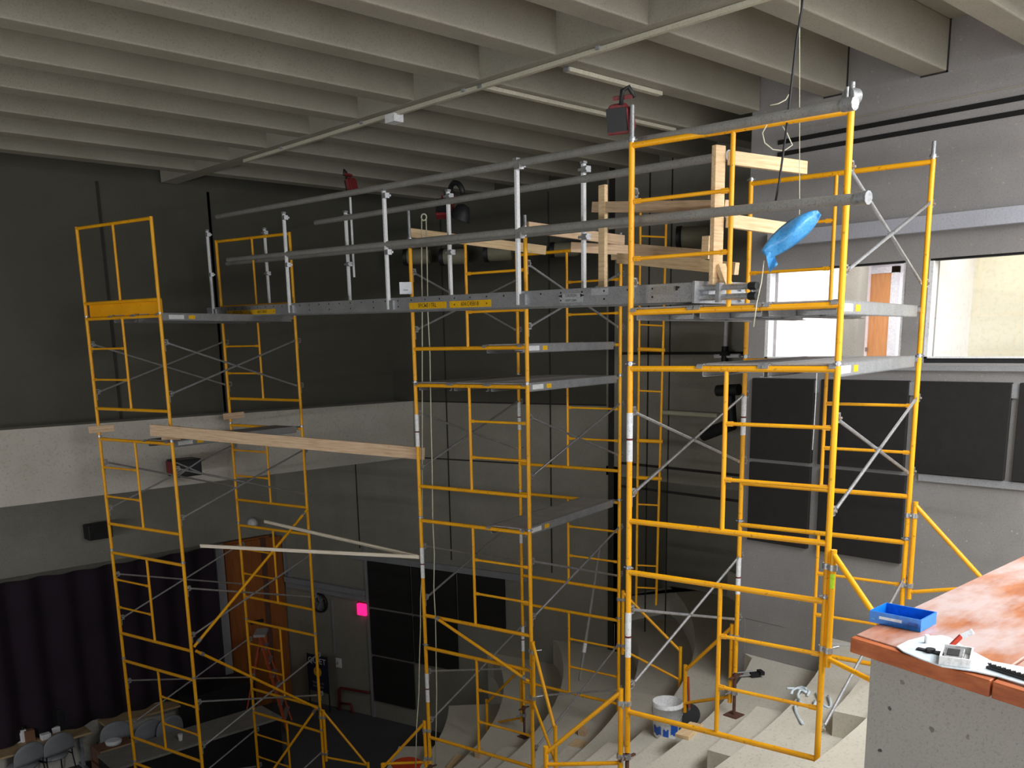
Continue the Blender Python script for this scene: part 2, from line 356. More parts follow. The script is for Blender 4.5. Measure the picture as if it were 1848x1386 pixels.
# aisle half-steps
def half_step(i, t0, t1, dr=.42, name='aisle_step'):
    r, z = TIERS[i+1]; zt = (z+TIERS[i][1])/2; m = MB()
    pin = [(CX+(r-dr)*math.sin(math.radians(t)), CYS-(r-dr)*math.cos(math.radians(t)), TIERS[i][1]) for t in np.linspace(t0, t1, 5)]
    pou = [(CX+(r+.02)*math.sin(math.radians(t)), CYS-(r+.02)*math.cos(math.radians(t)), TIERS[i][1]) for t in np.linspace(t1, t0, 5)]
    m.prism(pin+pou, (0, 0, zt-TIERS[i][1])); o = struct('floor_aisle_step', m, M['tread']); return o
for i, t0, t1 in ((9, 12.5, 17), (8, 10.5, 15.5), (7, 8.5, 14.5), (6, 7, 13.5), (5, 9.5, 16.5), (4, 13, 20.5), (3, 17, 25)): half_step(i, t0, t1)
# ------------------------------------------------------------------ camera and light
cam = bpy.data.cameras.new('camera'); cam.sensor_width = 36; cam.lens = FPX/1848*36; cam.shift_y = (CYP-693)/1848; cam.clip_end = 200; cam.clip_start = .05
co = bpy.data.objects.new('camera', cam); COL.objects.link(co); SC.camera = co
from mathutils import Matrix
mw = Matrix.Identity(4)
for i in range(3):
    mw[i][0] = R[0][i]; mw[i][1] = -R[1][i]; mw[i][2] = -R[2][i]
co.matrix_world = mw
# ------------------------------------------------------------------ scaffold frames
W5, P5, BB = 1.524, 1.5502, 1.1475            # leg spacing, stacking pitch, bar spacing
CACHE = {}
def cached(key, fn, m):
    if key not in CACHE: CACHE[key] = fn().mesh(key.split('|')[0], M[m])
    return CACHE[key]
def cpart(name, key, fn, m, parent, label=None):
    o = link(name, cached(key, fn, m), parent); WLOC[o.name] = WLOC[parent.name]
    if label: o['label'] = label
    return o
RL, RB, RI = .0215, .021, .0165
def mesh_bar(z, r=RB): return lambda: MB().tube((RL*.6, 0, z), (W5-RL*.6, 0, z), r)
def mesh_leg(x, z1): return lambda: MB().tube((x, 0, .02), (x, 0, z1), RL, 12)
def mesh_post(bb): return lambda: MB().tube((W5/2, 0, -.01), (W5/2, 0, -bb+.01), RI)
def mesh_rung(x0, x1, z):
    def f():
        m = MB().tube((x0, 0, z), (x1, 0, z), .0135); m.box((x0+.035 if x0 > .1 else x0+.05, 0, z), (.05, .016, .034)); return m.box((x1-.05, 0, z), (.05, .016, .034))
    return f
def mesh_lock(x, z):
    def f():
        y = RL+.03; m = MB().box((x, y-.012, z), (.03, .05, .012)).box((x, y+.012, z-.028), (.03, .012, .066)).box((x, y-.012, z-.056), (.03, .05, .012))
        return m.box((x, y-.025, z-.10), (.022, .012, .075)).tube((x-.03, y, z-.03), (x+.03, y, z-.03), .009, 8)
    return f
def mesh_band(x): return lambda: MB().tube((x, 0, -.325), (x, 0, -.69), RL+.0022, 12)
def mesh_ring(x): return lambda: MB().tube((x, 0, -.515), (x, 0, -.53), RL+.003, 12)
def mesh_pin(x): return lambda: MB().tube((x, 0, .021), (x, 0, .0515), RL-.003, 10).tube((x, 0, .03), (x, 0, .042), RL+.006, 12).tube((x-.04, 0, .036), (x+.04, 0, .036), .006, 6)
def frame(L, a, zt, side, label, group, cuts=(None, None), band=True, pins=True, bb=BB, rungs=(.377, .771), locks=True, bot=-1.4965):
    loc = (L[0], L[1], zt); t = thing('frame_scaffold', label, 'scaffold frame', loc, group); t.rotation_euler = (0, 0, math.atan2(math.cos(a), math.sin(a)))
    for i, x in enumerate((0., W5)):
        z1 = bot if cuts[i] is None else cuts[i]-zt
        cpart('leg', 'leg|%d|%.3f' % (i, z1), mesh_leg(x, z1), 'yellow', t)
    cpart('top_bar', 'top_bar|', mesh_bar(0), 'yellow', t); cpart('bottom_bar', 'bottom_bar|%.3f' % bb, mesh_bar(-bb), 'yellow', t); cpart('inner_post', 'inner_post|%.3f' % bb, mesh_post(bb), 'yellow', t)
    x0, x1 = (0., W5/2) if side == 'L' else (W5/2, W5)
    for z in rungs: cpart('rung', 'rung|%s%.3f' % (side, z), mesh_rung(x0, x1, -z), 'yellow', t)
    if locks:
        for x in (0., W5):
            for z in (.285, .905): cpart('brace_lock', 'brace_lock|%.2f%.2f' % (x, z), mesh_lock(x, -z), 'galv', t, 'galvanised flip lock')
    if pins:
        for x in (0., W5): cpart('coupling_pin', 'coupling_pin|%.2f' % x, mesh_pin(x), 'galv', t, 'galvanised coupling pin')
    if band:
        b = cpart('leg_band', 'leg_band|', mesh_band(0.), 'white', t, 'white sleeve on the leg'); cpart('band_mark', 'band_mark|', mesh_ring(0.), 'redm', b, 'dark red ring')
    return t
R_ = math.radians
TW = {'A': dict(f=((5.436, 4.482), R_(170.24)), b=((7.599, 4.893), R_(170.71)), z=1.334, n=3, name='booth-window tower', fs='LRR', bs='LRR'),
      'B': dict(f=((6.502, 8.476), R_(168.27)), b=((8.614, 8.998), R_(168.94)), z=1.080, n=4, name='middle tower', fs='RRRR', bs='RRRR'),
      'C': dict(f=((4.507, 12.787), R_(167.08)), b=((6.636, 13.279), R_(166.91)), z=.3750, n=5, name='stage tower', fs='LLLRR', bs='LLLLL')}
ORD = {3: ['topmost', 'middle', 'lowest'], 4: ['topmost', 'second highest', 'second lowest', 'lowest'], 5: ['second from the top', 'third from the top', 'fourth from the top', 'fifth from the top', 'lowest']}
def tread_z(x, y):
    r = math.hypot(x-CX, y-CYS); z = ZF
    for rr, zz in TIERS:
        if r >= rr: z = zz
    return z
def legxy(T, row, side):
    L, a = TW[T][row]; k = W5 if side else 0; return A(L[0]+k*math.sin(a), L[1]+k*math.cos(a))
def jack(xy, z0, zt, label):
    t = thing('screw_jack', label, 'screw jack', (xy[0], xy[1], zt), 'screw jacks under the scaffold legs')
    part('base_plate', MB().box((xy[0], xy[1], zt+.006), (.15, .15, .012)), M['rust'], t)
    part('screw', MB().tube((xy[0], xy[1], zt+.012), (xy[0], xy[1], z0+.02), .0165, 10), M['rust'], t)
    part('nut', MB().tube((xy[0], xy[1], z0-.03), (xy[0], xy[1], z0), .03, 8).box((xy[0], xy[1], z0-.02), (.19, .022, .016)), M['rust'], t)
for T, d in TW.items():
    for row in 'fb':
        L, a = d[row]; rn = 'parapet-side row' if row == 'f' else 'wall-side row'
        for k in range(d['n']):
            zt = d['z']-P5*k; last = k == d['n']-1; cuts = [None, None]
            if last:
                for s in (0, 1):
                    xy = legxy(T, row, s); g = tread_z(*xy); lo = zt-1.524
                    if lo-g < .03: cuts[s] = g+.012
                    else:
                        jack(xy, lo, g, 'rusty screw jack under the %s leg of the %s, %s' % ('stage-end' if not s else 'entry-end', d['name'], 'parapet side' if row == 'f' else 'wall side'))
                        if lo-g > .45: cuts[s] = None
            frame(L, a, zt, d[row+'s'][k], 'yellow scaffold frame, %s in the %s of the %s' % (ORD[d['n']][k], rn, d['name']), 'stacked frames of the scaffold towers', cuts, band=(T != 'C' and k > 0) or (T == 'C' and k == 4 and row == 'f'))
        if T == 'C':
            frame(L, a, 1.50, d[row+'s'][0], 'short yellow guard frame topping the %s of the %s' % ({'f': 'parapet-side row', 'b': 'wall-side row'}[row], d['name']), 'stacked frames of the scaffold towers', (None, None), band=False, bb=.93, rungs=(), locks=False, bot=-1.09, pins=False)
# cross braces
def brace(T, k, s, holes=''):
    d = TW[T]; zt = d['z']-P5*k; f, b = legxy(T, 'f', s), legxy(T, 'b', s); n = unit(b[0]-f[0], b[1]-f[1], 0)
    if T == 'C' and k < 0: return
    u, l = zt-.315, zt-.935; p0 = A(f[0], f[1], 0)+n*.05; p1 = A(b[0], b[1], 0)-n*.05; p1b = A(b[0], b[1], 0)+n*.04
    names = {'A': ORD[3], 'B': ORD[4], 'C': ORD[5]}[T]
    t = thing('cross_brace', 'galvanised cross brace, %s level, %s face of the %s' % (names[k], 'stage-side' if not s else 'entry-side', d['name']), 'cross brace', (p0+p1)/2+A(0, 0, l), 'cross braces of the scaffold towers')
    o = A(-n[1], n[0], 0)*.012
    for za, zb, sg in ((u, l, 1), (l, u, -1)):
        q0, q1 = p0+A(0, 0, za)+o*sg, p1+A(0, 0, zb)+o*sg; e = unit(*(q1-q0))
        m = MB().tube(q0+e*.04, q1-e*.04, .0125, 8); m.box(q0+e*.02, (.07, .005, .026), (e, unit(*np.cross(UP, e)), unit(*np.cross(e, np.cross(UP, e))))); m.box(q1-e*.02, (.07, .005, .026), (e, unit(*np.cross(UP, e)), unit(*np.cross(e, np.cross(UP, e))))); part('brace_bar', m, M['galv'], t)
    c = (p0+p1)/2+A(0, 0, (u+l)/2); part('rivet', MB().tube(c-o*2, c+o*2, .014, 8), M['steel'], t)
for T, ks in (('A', ((0, 1), (1, 0), (1, 1), (2, 0), (2, 1))), ('B', tuple((k, s) for k in range(4) for s in (0, 1))), ('C', tuple((k, s) for k in range(5) for s in (0, 1)))):
    for k, s in ks: brace(T, k, s)
# outriggers
def outrigger(xy, dr, z1, z0, reach, fz1, fz0, label, dz=.0):
    dr = unit(dr[0], dr[1], 0); p = A(xy[0], xy[1], 0)+dr*.055; e = p+dr*reach
    t = thing('outrigger', label, 'outrigger', (p[0], p[1], z0), 'yellow outriggers bracing the towers')
    part('sleeve_post', MB().tube(p+A(0,0,z0), p+A(0,0,z1), .0215, 12), M['yellow'], t)
    part('diagonal_tube', MB().tube(p+A(0,0,z1-.03), e+A(0,0,fz1-.06), .019), M['yellow'], t)
    part('bottom_tube', MB().tube(p+A(0,0,z0+.06), e+A(0,0,fz0+.1), .017), M['yellow'], t)
    part('foot_post', MB().tube(e+A(0,0,fz0), e+A(0,0,fz1), .0215, 12), M['yellow'], t)
    for z in (z1-.12, z0+.12):
        c = A(xy[0], xy[1], z); sd = A(-dr[1], dr[0], 0)
        part('clamp', MB().tube(c-UP*.02, c+UP*.02, .031, 10).tube(p+A(0,0,z-.02), p+A(0,0,z+.02), .031, 10).tube(c+dr*.03-sd*.03, c+dr*.03+sd*.11, .008, 6), M['galv'], t, 'galvanised clamp')
def outr_px(T, row, s, dr, top, bot, ftop, fbot, label):
    xy = legxy(T, row, s); dr = unit(dr[0], dr[1], 0); q = vpl(ftop[0], ftop[1], xy, dr); reach = (q[0]-xy[0])*dr[0]+(q[1]-xy[1])*dr[1]-.055
    z0 = vert(bot[0], bot[1], xy); fz0 = vert(fbot[0], fbot[1], q); outrigger(xy, dr, vert(top[0], top[1], xy), z0, reach, q[2], fz0, label)
outr_px('A', 'f', 0, (-.55, .83), (1124, 1243), (1124, 1390), (985, 1347), (985, 1400), 'yellow outrigger reaching from the booth-window tower over the seating tiers toward the stage')
outr_px('A', 'f', 1, (-.35, -.94), (1506, 990), (1492, 1200), (1590, 1108), (1586, 1260), 'yellow outrigger beside the parapet end, lime sticker on its upright')
outr_px('A', 'b', 1, (.15, -.99), (1650, 905), (1641, 1080), (1790, 1050), (1786, 1080), 'yellow outrigger sloping down to the parapet cap in front of the booth wall')
outr_px('A', 'b', 0, (.1, .99), (1320, 1128), (1318, 1270), (1237, 1200), (1233, 1285), 'yellow outrigger behind the white bucket, at the foot of the booth-window tower')
outr_px('B', 'f', 1, (-.4, -.92), (961, 1155), (962, 1275), (1002, 1310), (1003, 1392), 'yellow outrigger at the entry-side foot of the middle tower, parapet side')
outr_px('B', 'b', 1, (.45, -.89), (1119, 1065), (1115, 1180), (1228, 1167), (1222, 1240), 'yellow outrigger at the entry-side foot of the middle tower, wall side')
outr_px('B', 'f', 0, (-.5, .87), (763, 1302), (769, 1385), (690, 1378), (690, 1392), 'yellow outrigger at the stage-side foot of the middle tower, parapet side')
outr_px('B', 'b', 0, (.15, .98), (935, 1205), (936, 1305), (878, 1262), (877, 1318), 'yellow outrigger at the stage-side foot of the middle tower, wall side')
outr_px('C', 'b', 1, (.45, -.89), (584, 1280), (589, 1372), (664, 1376), (664, 1392), 'yellow outrigger at the entry-side foot of the tower beside the stage fascia')
o = bpy.data.objects['outrigger.001']
xy = legxy('A', 'f', 1); q = A(xy[0], xy[1], 0)+unit(-.35, -.94, 0)*.055
st = MB(); zc = vert(1500, 1048, q); dcam = unit(-q[0], -q[1], 0); sd = A(-dcam[1], dcam[0], 0)
st.grid(lambda a, b: q+(.0222*(math.cos((a-.5)*1.6)*dcam+math.sin((a-.5)*1.6)*sd))+A(0, 0, zc-.05+.1*b), 6, 1); part('sticker', st, M['lime'], o, 'lime green sticker')
# long diagonal tubes
def tube_thing(name, p, q, r, mat, label, cat, group=None, clamps=()):
    p, q = A(*p), A(*q); c = (p+q)/2; c[2] = min(p[2], q[2]); t = thing(name, label, cat, c, group); part('tube', MB().tube(p, q, r, 12), M[mat], t)
    for k in clamps:
        e = unit(*(q-p)); m = p+(q-p)*k; part('clamp', MB().tube(m-e*.025, m+e*.025, r+.009, 10), M['steel'], t, 'steel clamp')
    return t
ca, cb = legxy('C', 'f', 1), legxy('C', 'b', 1)
za = vert(345, 1166, ca); fo = unit(cb[0]-ca[0], cb[1]-ca[1], 0)*.05; so = A(fo[1], -fo[0], 0)*1.2
tube_thing('bracing_tube', A(ca[0], ca[1], za)+so, A(cb[0], cb[1], vert(546, 918, cb))+so-fo, .019, 'yellow', 'yellow bracing tube sloping up across the tower beside the stage fascia', 'bracing tube', None, (.04, .96))
tube_thing('bracing_tube', A(ca[0], ca[1], za-.05)+so*1.6, A(cb[0], cb[1], vert(577, 1278, cb))+so*1.6-fo, .019, 'yellow', 'yellow bracing tube sloping down across the tower beside the stage fascia', 'bracing tube', None, (.04, .96))
cb2 = A(cb[0], cb[1], 0)+unit(-.8, .3, 0)*.06; q = vpl(495, 1386, cb2, unit(-.75, .65, 0))
tube_thing('bracing_tube', (cb2[0], cb2[1], vert(560, 1280, cb2)), q, .019, 'yellow', 'short yellow tube sloping to the floor inside the tower beside the stage fascia', 'bracing tube', None, (.04,))
Lb, ab = TW['B']['f']; fb = lambda k, z: A(Lb[0]+k*W5*math.sin(ab), Lb[1]+k*W5*math.cos(ab), z)
nb = A(math.cos(ab), -math.sin(ab), 0)*.045
tube_thing('bracing_tube', fb(.13, 1.080-2*P5-BB+.02)+nb, fb(1.0, vert(958, 1228, legxy('B', 'f', 1)))+nb, .018, 'yellow', 'yellow bracing tube slanting between two bars low on the middle tower', 'bracing tube', None, (.03, .95))
# planks
def plank(p0, p1, width, label, label2=None, sag=0., th=.10):
    "hooked plank: p0 and p1 are the mid points of its two bars"
    p0, p1 = A(*p0), A(*p1); d = unit(*(p1-p0)); s = unit(*np.cross(UP, d)); u = np.cross(d, s)
    a, b = p0+d*.035, p1-d*.035; top = u*.035
    t = thing('scaffold_plank', label, 'plank', (a+b)/2, 'hooked decks on the scaffold bars')
    part('deck', MB().beam(a+top-u*.006, b+top-u*.006, width-.03, .012, u), M['deck'], t)
    for sg in (-1, 1):
        e = s*sg*(width/2-.012); m = MB().beam(a+top-u*.045+e, b+top-u*.045+e, .006, .09, u); m.beam(a+top-u*.088+e-s*sg*.012, b+top-u*.088+e-s*sg*.012, .03, .006, u).beam(a+top+e-s*sg*.012, b+top+e-s*sg*.012, .03, .005, u); part('side_rail', m, M['alu'], t)
        for q, dd, nm in ((a, -d, 'hook'), (b, d, 'hook')):
            h = MB(); c = q+dd*.035+e; pts = []
            for k in range(9):
                an = math.pi*(-.15+1.1*k/8); pts.append(c-dd*.031*math.cos(an)+u*.031*math.sin(an))
            for k in range(8): h.beam(pts[k], pts[k+1], .045, .007, u if abs(np.dot(unit(*(pts[k+1]-pts[k])), u)) < .9 else dd)
            part(nm, h, M['alu'], t, 'aluminium hook')
    for k in (.25, .5, .75): part('cross_member', MB().beam(a+(b-a)*k-s*(width/2-.02)-u*.03, a+(b-a)*k+s*(width/2-.02)-u*.03, .03, .03, d), M['alu'], t)
    e = -s*(width/2-.012) if np.dot(s, a) > 0 else s*(width/2-.012); no = unit(*e)
    part('maker_sticker', MB().box(a+d*.22+top-u*.045+e+no*.004, (.22, .002, .05), (d, no, u)), M['white'], t, 'white sticker')
    part('warning_sticker', MB().box(a+d*.45+top-u*.045+e+no*.004, (.10, .002, .045), (d, no, u)), M['sticker'], t, 'yellow sticker')
    return t
def bay(T, z, u0):
    f, b = TW[T]['f'], TW[T]['b']; k = u0*W5
    return A(f[0][0]+k*math.sin(f[1]), f[0][1]+k*math.cos(f[1]), z), A(b[0][0]+k*math.sin(b[1]), b[0][1]+k*math.cos(b[1]), z)
for u0, w_ in ((.17, 'stage-side'), (.50, 'middle'), (.83, 'entry-side')):
    plank(*bay('A', TW['A']['z']-BB, u0), .47, '%s plank of the deck under the long bridge end, in the booth-window tower' % w_)
for u0, w_ in ((.52, 'stage-side'), (.835, 'entry-side')):
    plank(*bay('A', TW['A']['z']-P5, u0), .47, '%s plank of the lower deck, level with the booth window sill' % w_)
for u0, w_ in ((.17, 'stage-side'), (.50, 'middle'), (.83, 'entry-side')):
    plank(*bay('B', TW['B']['z']-P5, u0), .47, '%s plank of the upper full deck in the middle tower' % w_)
plank(*bay('B', TW['B']['z']-BB, .80), .47, 'single plank close under the long bridge in the middle tower')
plank(*bay('B', TW['B']['z']-2*P5, .80), .47, 'single plank halfway up the middle tower, its pale deck seen from above')
for u0, w_ in ((.50, 'inner'), (.83, 'outer')):
    plank(*bay('C', TW['C']['z'], u0), .47, '%s plank under the far bridge end in the tower beside the stage fascia' % w_)
plank(*bay('C', TW['C']['z']-P5, .80), .47, 'plank level with the stage fascia in the tower beside it')
# yellow board across the top of the stage tower
f0, f1 = legxy('C', 'f', 0), legxy('C', 'f', 1); dd = unit(f1[0]-f0[0], f1[1]-f0[1], 0); nn = A(-dd[1], dd[0], 0)
bm = MB().beam(A(f0[0], f0[1], .49)+dd*.03+nn*.05, A(f1[0], f1[1], .49)-dd*.03+nn*.05, .03, .19); bm.beam(A(f0[0], f0[1], .575)+dd*.03+nn*.04, A(f1[0], f1[1], .575)-dd*.03+nn*.04, .05, .02)
solo('toe_board', bm, M['yellow'], 'yellow toe board across the top of the tower beside the stage fascia', 'toe board')
# ------------------------------------------------------------------ the long extending bridge
PA = A(5.605, 4.628, 0); DB = A(.0963, .99535, 0); NB = A(DB[1], -DB[0], 0)
SLOPE = .0196; BW = .50
def br(s, off, z): return PA+DB*s+NB*off+UP*(.255+SLOPE*s+z)
DBS = unit(*(DB+UP*SLOPE)); UBS = unit(*np.cross(NB, DBS)); UBS = UBS if UBS[2] > 0 else -UBS
t = thing('bridge_stage', 'long grey extending aluminium bridge spanning all three scaffold towers', 'walkway', br(4, BW/2, 0))
part('near_side_rail', MB().beam(br(-.64, 0, .068), br(8.75, 0, .068), .03, .135, UBS).beam(br(-.64, .02, .004), br(8.75, .02, .004), .05, .008, UBS), M['alu'], t, 'grey side rail with stickers', .004)
part('far_side_rail', MB().beam(br(-.64, BW, .068), br(8.75, BW, .068), .03, .135, UBS), M['alu'], t, bevel=.004)
part('deck', MB().beam(br(-.64, BW/2, .118), br(8.75, BW/2, .118), BW-.04, .02, UBS), M['deck'], t)
ib = MB()
for o_ in (.035, BW-.035):
    for z in (.03, .095): ib.tube(br(-1.12 if o_ < .2 else -.68, o_, z), br(-.55, o_, z), .021, 12)
ib.beam(br(-.72, BW/2, .062), br(-.6, BW/2, .062), BW-.1, .03, UBS)
part('inner_section', ib, M['galv'], t, 'bright sliding inner section')
ec = MB()
for z in (.03, .095): ec.tube(br(-1.14, .035, z), br(-1.08, .035, z), .026, 12)
part('end_cap', ec, M['black'], t, 'black end caps')
part('rail_collar', MB().box(br(-.645, BW/2, .068), (.02, BW+.05, .15), (DBS, NB, UBS)), M['alu'], t)
cl = MB().box(br(-.83, .03, .06), (.035, .05, .13), (DBS, NB, UBS)); part('clasp', cl, M['galv'], t, 'bright clasp')
rv = MB()
for i in range(36):
    s_ = -.5+i*.255; rv.tube(br(s_, -.0155, .105), br(s_, -.019, .105), .008, 8)
    if i % 2: rv.tube(br(s_, -.0155, .045), br(s_, -.019, .045), .008, 8)
part('rivet', rv, M['ink'], t)
def sticker(s_, z, ln, h, mat, parent, name, label, off=-.0165):
    return part(name, MB().box(br(s_, off, z), (ln, .002, h), (DBS, NB, UBS)), M[mat], parent, label)
def btext(txt, size, s_, z, parent, mat='ink', off=-.018):
    part('lettering', text_mb(txt, size, br(s_, off, z), -DBS, UBS, .0005), M[mat], parent)
NP = PA; nrm = A(DB[1], -DB[0], 0)
def bs(u, v): q = onplane(u, v, PA, nrm); return (q-PA) @ DB
for a_, b_, v_, txt in ((741, 808, 551, 'SP/CNE I TRL'), (814, 889, 549, '604.C45818'), (411, 451, 560, 'SP/CNE I TR'), (453, 499, 560, '604.C45818')):
    s0, s1 = bs(a_, v_), bs(b_, v_); c = (s0+s1)/2
    k = sticker(c, .047, abs(s1-s0), .062, 'sticker', t, 'name_sticker', 'yellow sticker with black lettering'); btext(txt, .058, c, .047, k)
s0, s1 = bs(1013, 538), bs(1055, 538)
k = sticker((s0+s1)/2, .062, abs(s1-s0), .07, 'label', t, 'arrow_sticker', 'grey sticker with two black arrows')
c = (s0+s1)/2; am = MB()
for sg in (-1, 1): am.prism([br(c+sg*.16, -.0178, .08), br(c+sg*.11, -.0178, .094), br(c+sg*.11, -.0178, .066)], NB*-.0008)
part('arrow', am, M['ink'], k); btext('CAUTION', .03, c, .08, k); btext('KEEP CLEAR', .024, c, .043, k)
s0, s1 = bs(1070, 527), bs(1100, 527); sticker((s0+s1)/2, .1, abs(s1-s0), .05, 'label', t, 'blank_sticker', 'plain grey sticker')
s0, s1 = bs(1181, 522), bs(1222, 522); sticker((s0+s1)/2, .092, abs(s1-s0), .056, 'rail', t, 'dark_sticker', 'dark worn sticker'); sticker(s1, .1, .04, .03, 'ink', t, 'small_sticker', 'small black sticker')
# guard posts on the bridge
def gpost(s_, off, side, label):
    o_ = -.03 if side == 'n' else BW+.03
    p = thing('guard_post', label, 'guard post', br(s_, o_, .02), 'white guard posts along the bridge')
    part('post', MB().beam(br(s_, o_, .02), br(s_, o_, .02)+UP*1.17, .034, .034, DB), M['white'], p, bevel=.004)
    part('cap', MB().beam(br(s_, o_, .02)+UP*1.17, br(s_, o_, .02)+UP*1.19, .044, .044, DB), M['steel'], p)
    sg = -1 if side == 'n' else 1
    part('foot_bracket', MB().box(br(s_-.05, o_-sg*.005, .065), (.09, .03, .09), (DBS, NB, UBS)), M['galv'], p, 'galvanised foot bracket')
    for z in (1.12, .57): part('rail_hook', MB().box(br(s_, o_, .02)+UP*z-DB*.03, (.07, .05, .05), (DB, NB, UP)).box(br(s_, o_, .02)+UP*z-DB*.02-NB*sg*.03, (.10, .02, .02), (DB, NB, UP)), M['galv'], p, 'galvanised rail hook')
NTH = ['first', 'second', 'third', 'fourth']
for i, s_ in enumerate((1.31, 3.49, 5.88, 8.45)): gpost(s_, 0, 'n', 'white guard post on the parapet side of the bridge, %s from the booth windows' % NTH[i])
for i, s_ in enumerate((1.10, 3.16, 5.36, 7.75)): gpost(s_, 0, 'f', 'white guard post on the wall side of the bridge, %s from the booth windows' % NTH[i])
def grail(a_, b_, off, label, r=.032, ext=None):
    p, q = onplane(a_[0], a_[1], PA+NB*off, nrm), onplane(b_[0], b_[1], PA+NB*off, nrm)
    t = thing('guard_rail', label, 'guard rail', (p+q)/2, 'grey rail tubes along the bridge'); part('tube', MB().tube(p, q, r, 12), M['rail'], t)
    e = unit(*(q-p)); part('end_clamp', MB().tube(q-e*.06, q+e*.02, r+.008, 10), M['steel'], t); return t
grail((392, 391), (1538, 187), -.02, 'upper grey guard rail on the parapet side of the bridge')
grail((412, 469), (1562, 357), -.02, 'middle grey guard rail on the parapet side of the bridge')
grail((570, 402), (1312, 281), BW+.02, 'upper grey guard rail on the wall side of the bridge')
grail((410, 476), (1310, 386), BW+.02, 'middle grey guard rail on the wall side of the bridge')
# ------------------------------------------------------------------ spigot masts, lamps on masts
def mast(xy, z0, z1, label, clamp=False):
    t = thing('spigot_pin', label, 'spigot pin', (xy[0], xy[1], z0), 'steel pins on top of the towers')
    part('pin_tube', MB().tube((xy[0], xy[1], z0-.02), (xy[0], xy[1], z1), .0165, 10), M['steel'], t)
    if clamp:
        part('swivel_clamp', MB().tube((xy[0]-.035, xy[1]+.01, z0+.055), (xy[0]+.035, xy[1]-.01, z0+.055), .05, 14).tube((xy[0]-.06, xy[1], z0+.03), (xy[0]-.06, xy[1], z0+.1), .01, 8), M['steel'], t, 'swivel clamp')
    part('pin_collar', MB().tube((xy[0], xy[1], z0+.015), (xy[0], xy[1], z0+.03), .026, 10), M['steel'], t)
a0, a1, a2 = legxy('A', 'f', 0), legxy('A', 'f', 1), legxy('A', 'b', 1)
mast(a0, 1.36, vert(1137, 190, a0), 'tall steel pin carrying a red work lamp on the booth-window tower')
mast(a1, 1.36, vert(1543, 148, a1), 'steel pin with a round swivel clamp on the corner of the booth-window tower', True)
mast(a2, 1.36, vert(1685, 255, a2), 'plain steel pin on the wall-side corner of the booth-window tower')
for s_, row, px, lab in ((0, 'f', (741, 371), 'parapet-side corner toward the stage'), (1, 'f', (952, 388), 'parapet-side corner toward the entry'), (1, 'b', (1125, 420), 'wall-side corner toward the entry')):
    x_ = legxy('B', row, s_); mast(x_, 1.105, vert(px[0], px[1], x_), 'steel pin on the middle tower, %s' % lab)
def worklamp(c, face, label, sc=1.):
    c = A(*c); f = unit(*face); s = unit(*np.cross(UP, f)); u = np.cross(f, s)
    t = thing('work_lamp', label, 'work lamp', c, 'dark red work lamps on the scaffold')
    part('housing', MB().prism([c+s*x*sc+u*y*sc for x, y in ((-.09, -.11), (.09, -.11), (.09, .07), (.05, .11), (-.05, .11), (-.09, .07))], -f*.09*sc), M['redm'], t, 'dark red housing', .008)
    part('grille', MB().box(c+f*.012*sc, (.02*sc, .16*sc, .17*sc), (f, s, u)), M['black'], t, 'black grille')
    part('bracket', MB().box(c-f*.06*sc+s*.11*sc, (.04*sc, .02*sc, .16*sc), (f, s, u)).box(c-f*.05*sc+u*.15*sc+s*.05*sc, (.05*sc, .16*sc, .03*sc), (f, s, u)), M['redm'], t)
    part('handle', MB().path([c+u*.1*sc+s*.04*sc, c+u*.2*sc+s*.05*sc-f*.03*sc, c+u*.22*sc+s*.10*sc-f*.04*sc, c+u*.14*sc+s*.14*sc-f*.04*sc], .018*sc), M['black'], t)
x_ = legxy('A', 'f', 0); q = vpl(1114, 216, x_, unit(-.4, .9, 0)); worklamp(q, (-.75, -.3, -.25), 'dark red work lamp on a steel pin above the booth-window tower', .9)
q = onplane(631, 337, PA+NB*.6, nrm); worklamp(q, (-.3, .9, -.2), 'dark work lamp behind the upper rail of the bridge, toward the stage', .8)
part('stem', MB().tube(q-UP*.12, q-UP*1.05, .014, 8), M['white'], bpy.data.objects['work_lamp.001'], 'pale stem')
q = onplane(800, 372, PA+NB*1.1, nrm); worklamp(q, (-.5, -.5, .4), 'dark red hooded lamp hanging beyond the bridge, over the middle tower', 1.0)
q2 = onplane(832, 388, PA+NB*1.2, nrm); ht = solo('lamp_hood', MB().lathe([(.02, .12), (.07, .10), (.10, .02), (.12, -.06)], q2, unit(.2, -.3, 1), 14), M['black'], 'black lamp hood beside the dark red hooded lamp', 'lamp')
q3 = onplane(822, 347, PA+NB*1.1, nrm); solo('hose_coil', MB().path([q3+A(.0, .0, .0)+NB*.02*math.cos(k*.5)+DB*.14*math.cos(k*.35)+UP*.10*math.sin(k*.35) for k in range(11)], .03), M['black'], 'black arched hose over the upper rail above the middle tower', 'hose')
# ------------------------------------------------------------------ timber
def lumber(p, q, w, h, label, mat='pine', up=UP, group='loose timber on the scaffold', knot=None):
    p, q = A(*p), A(*q); d = unit(*(q-p)); c = (p+q)/2
    up = A(*up)
    if abs(np.dot(d, up)) > .95: up = DB
    sd = unit(*np.cross(d, up)); u = np.cross(sd, d); mb = MB(); L = np.linalg.norm(q-p)
    mb.box((0, 0, 0), (L, w, h)); me = mb.mesh('lumber', M[mat]); o = link('lumber', me, None, c, .003)
    m4 = Matrix(((d[0], sd[0], u[0], c[0]), (d[1], sd[1], u[1], c[1]), (d[2], sd[2], u[2], c[2]), (0, 0, 0, 1))); o.matrix_world = m4; WLOC[o.name] = c
    return tag(o, label, 'timber', group)
pp = onplane(1291, 514, PA+NB*.10, nrm); ztop = vert(1293, 263, pp)
XT = unit(math.cos(R_(-10)), math.sin(R_(-10)), 0)     # across the bridge toward the wall
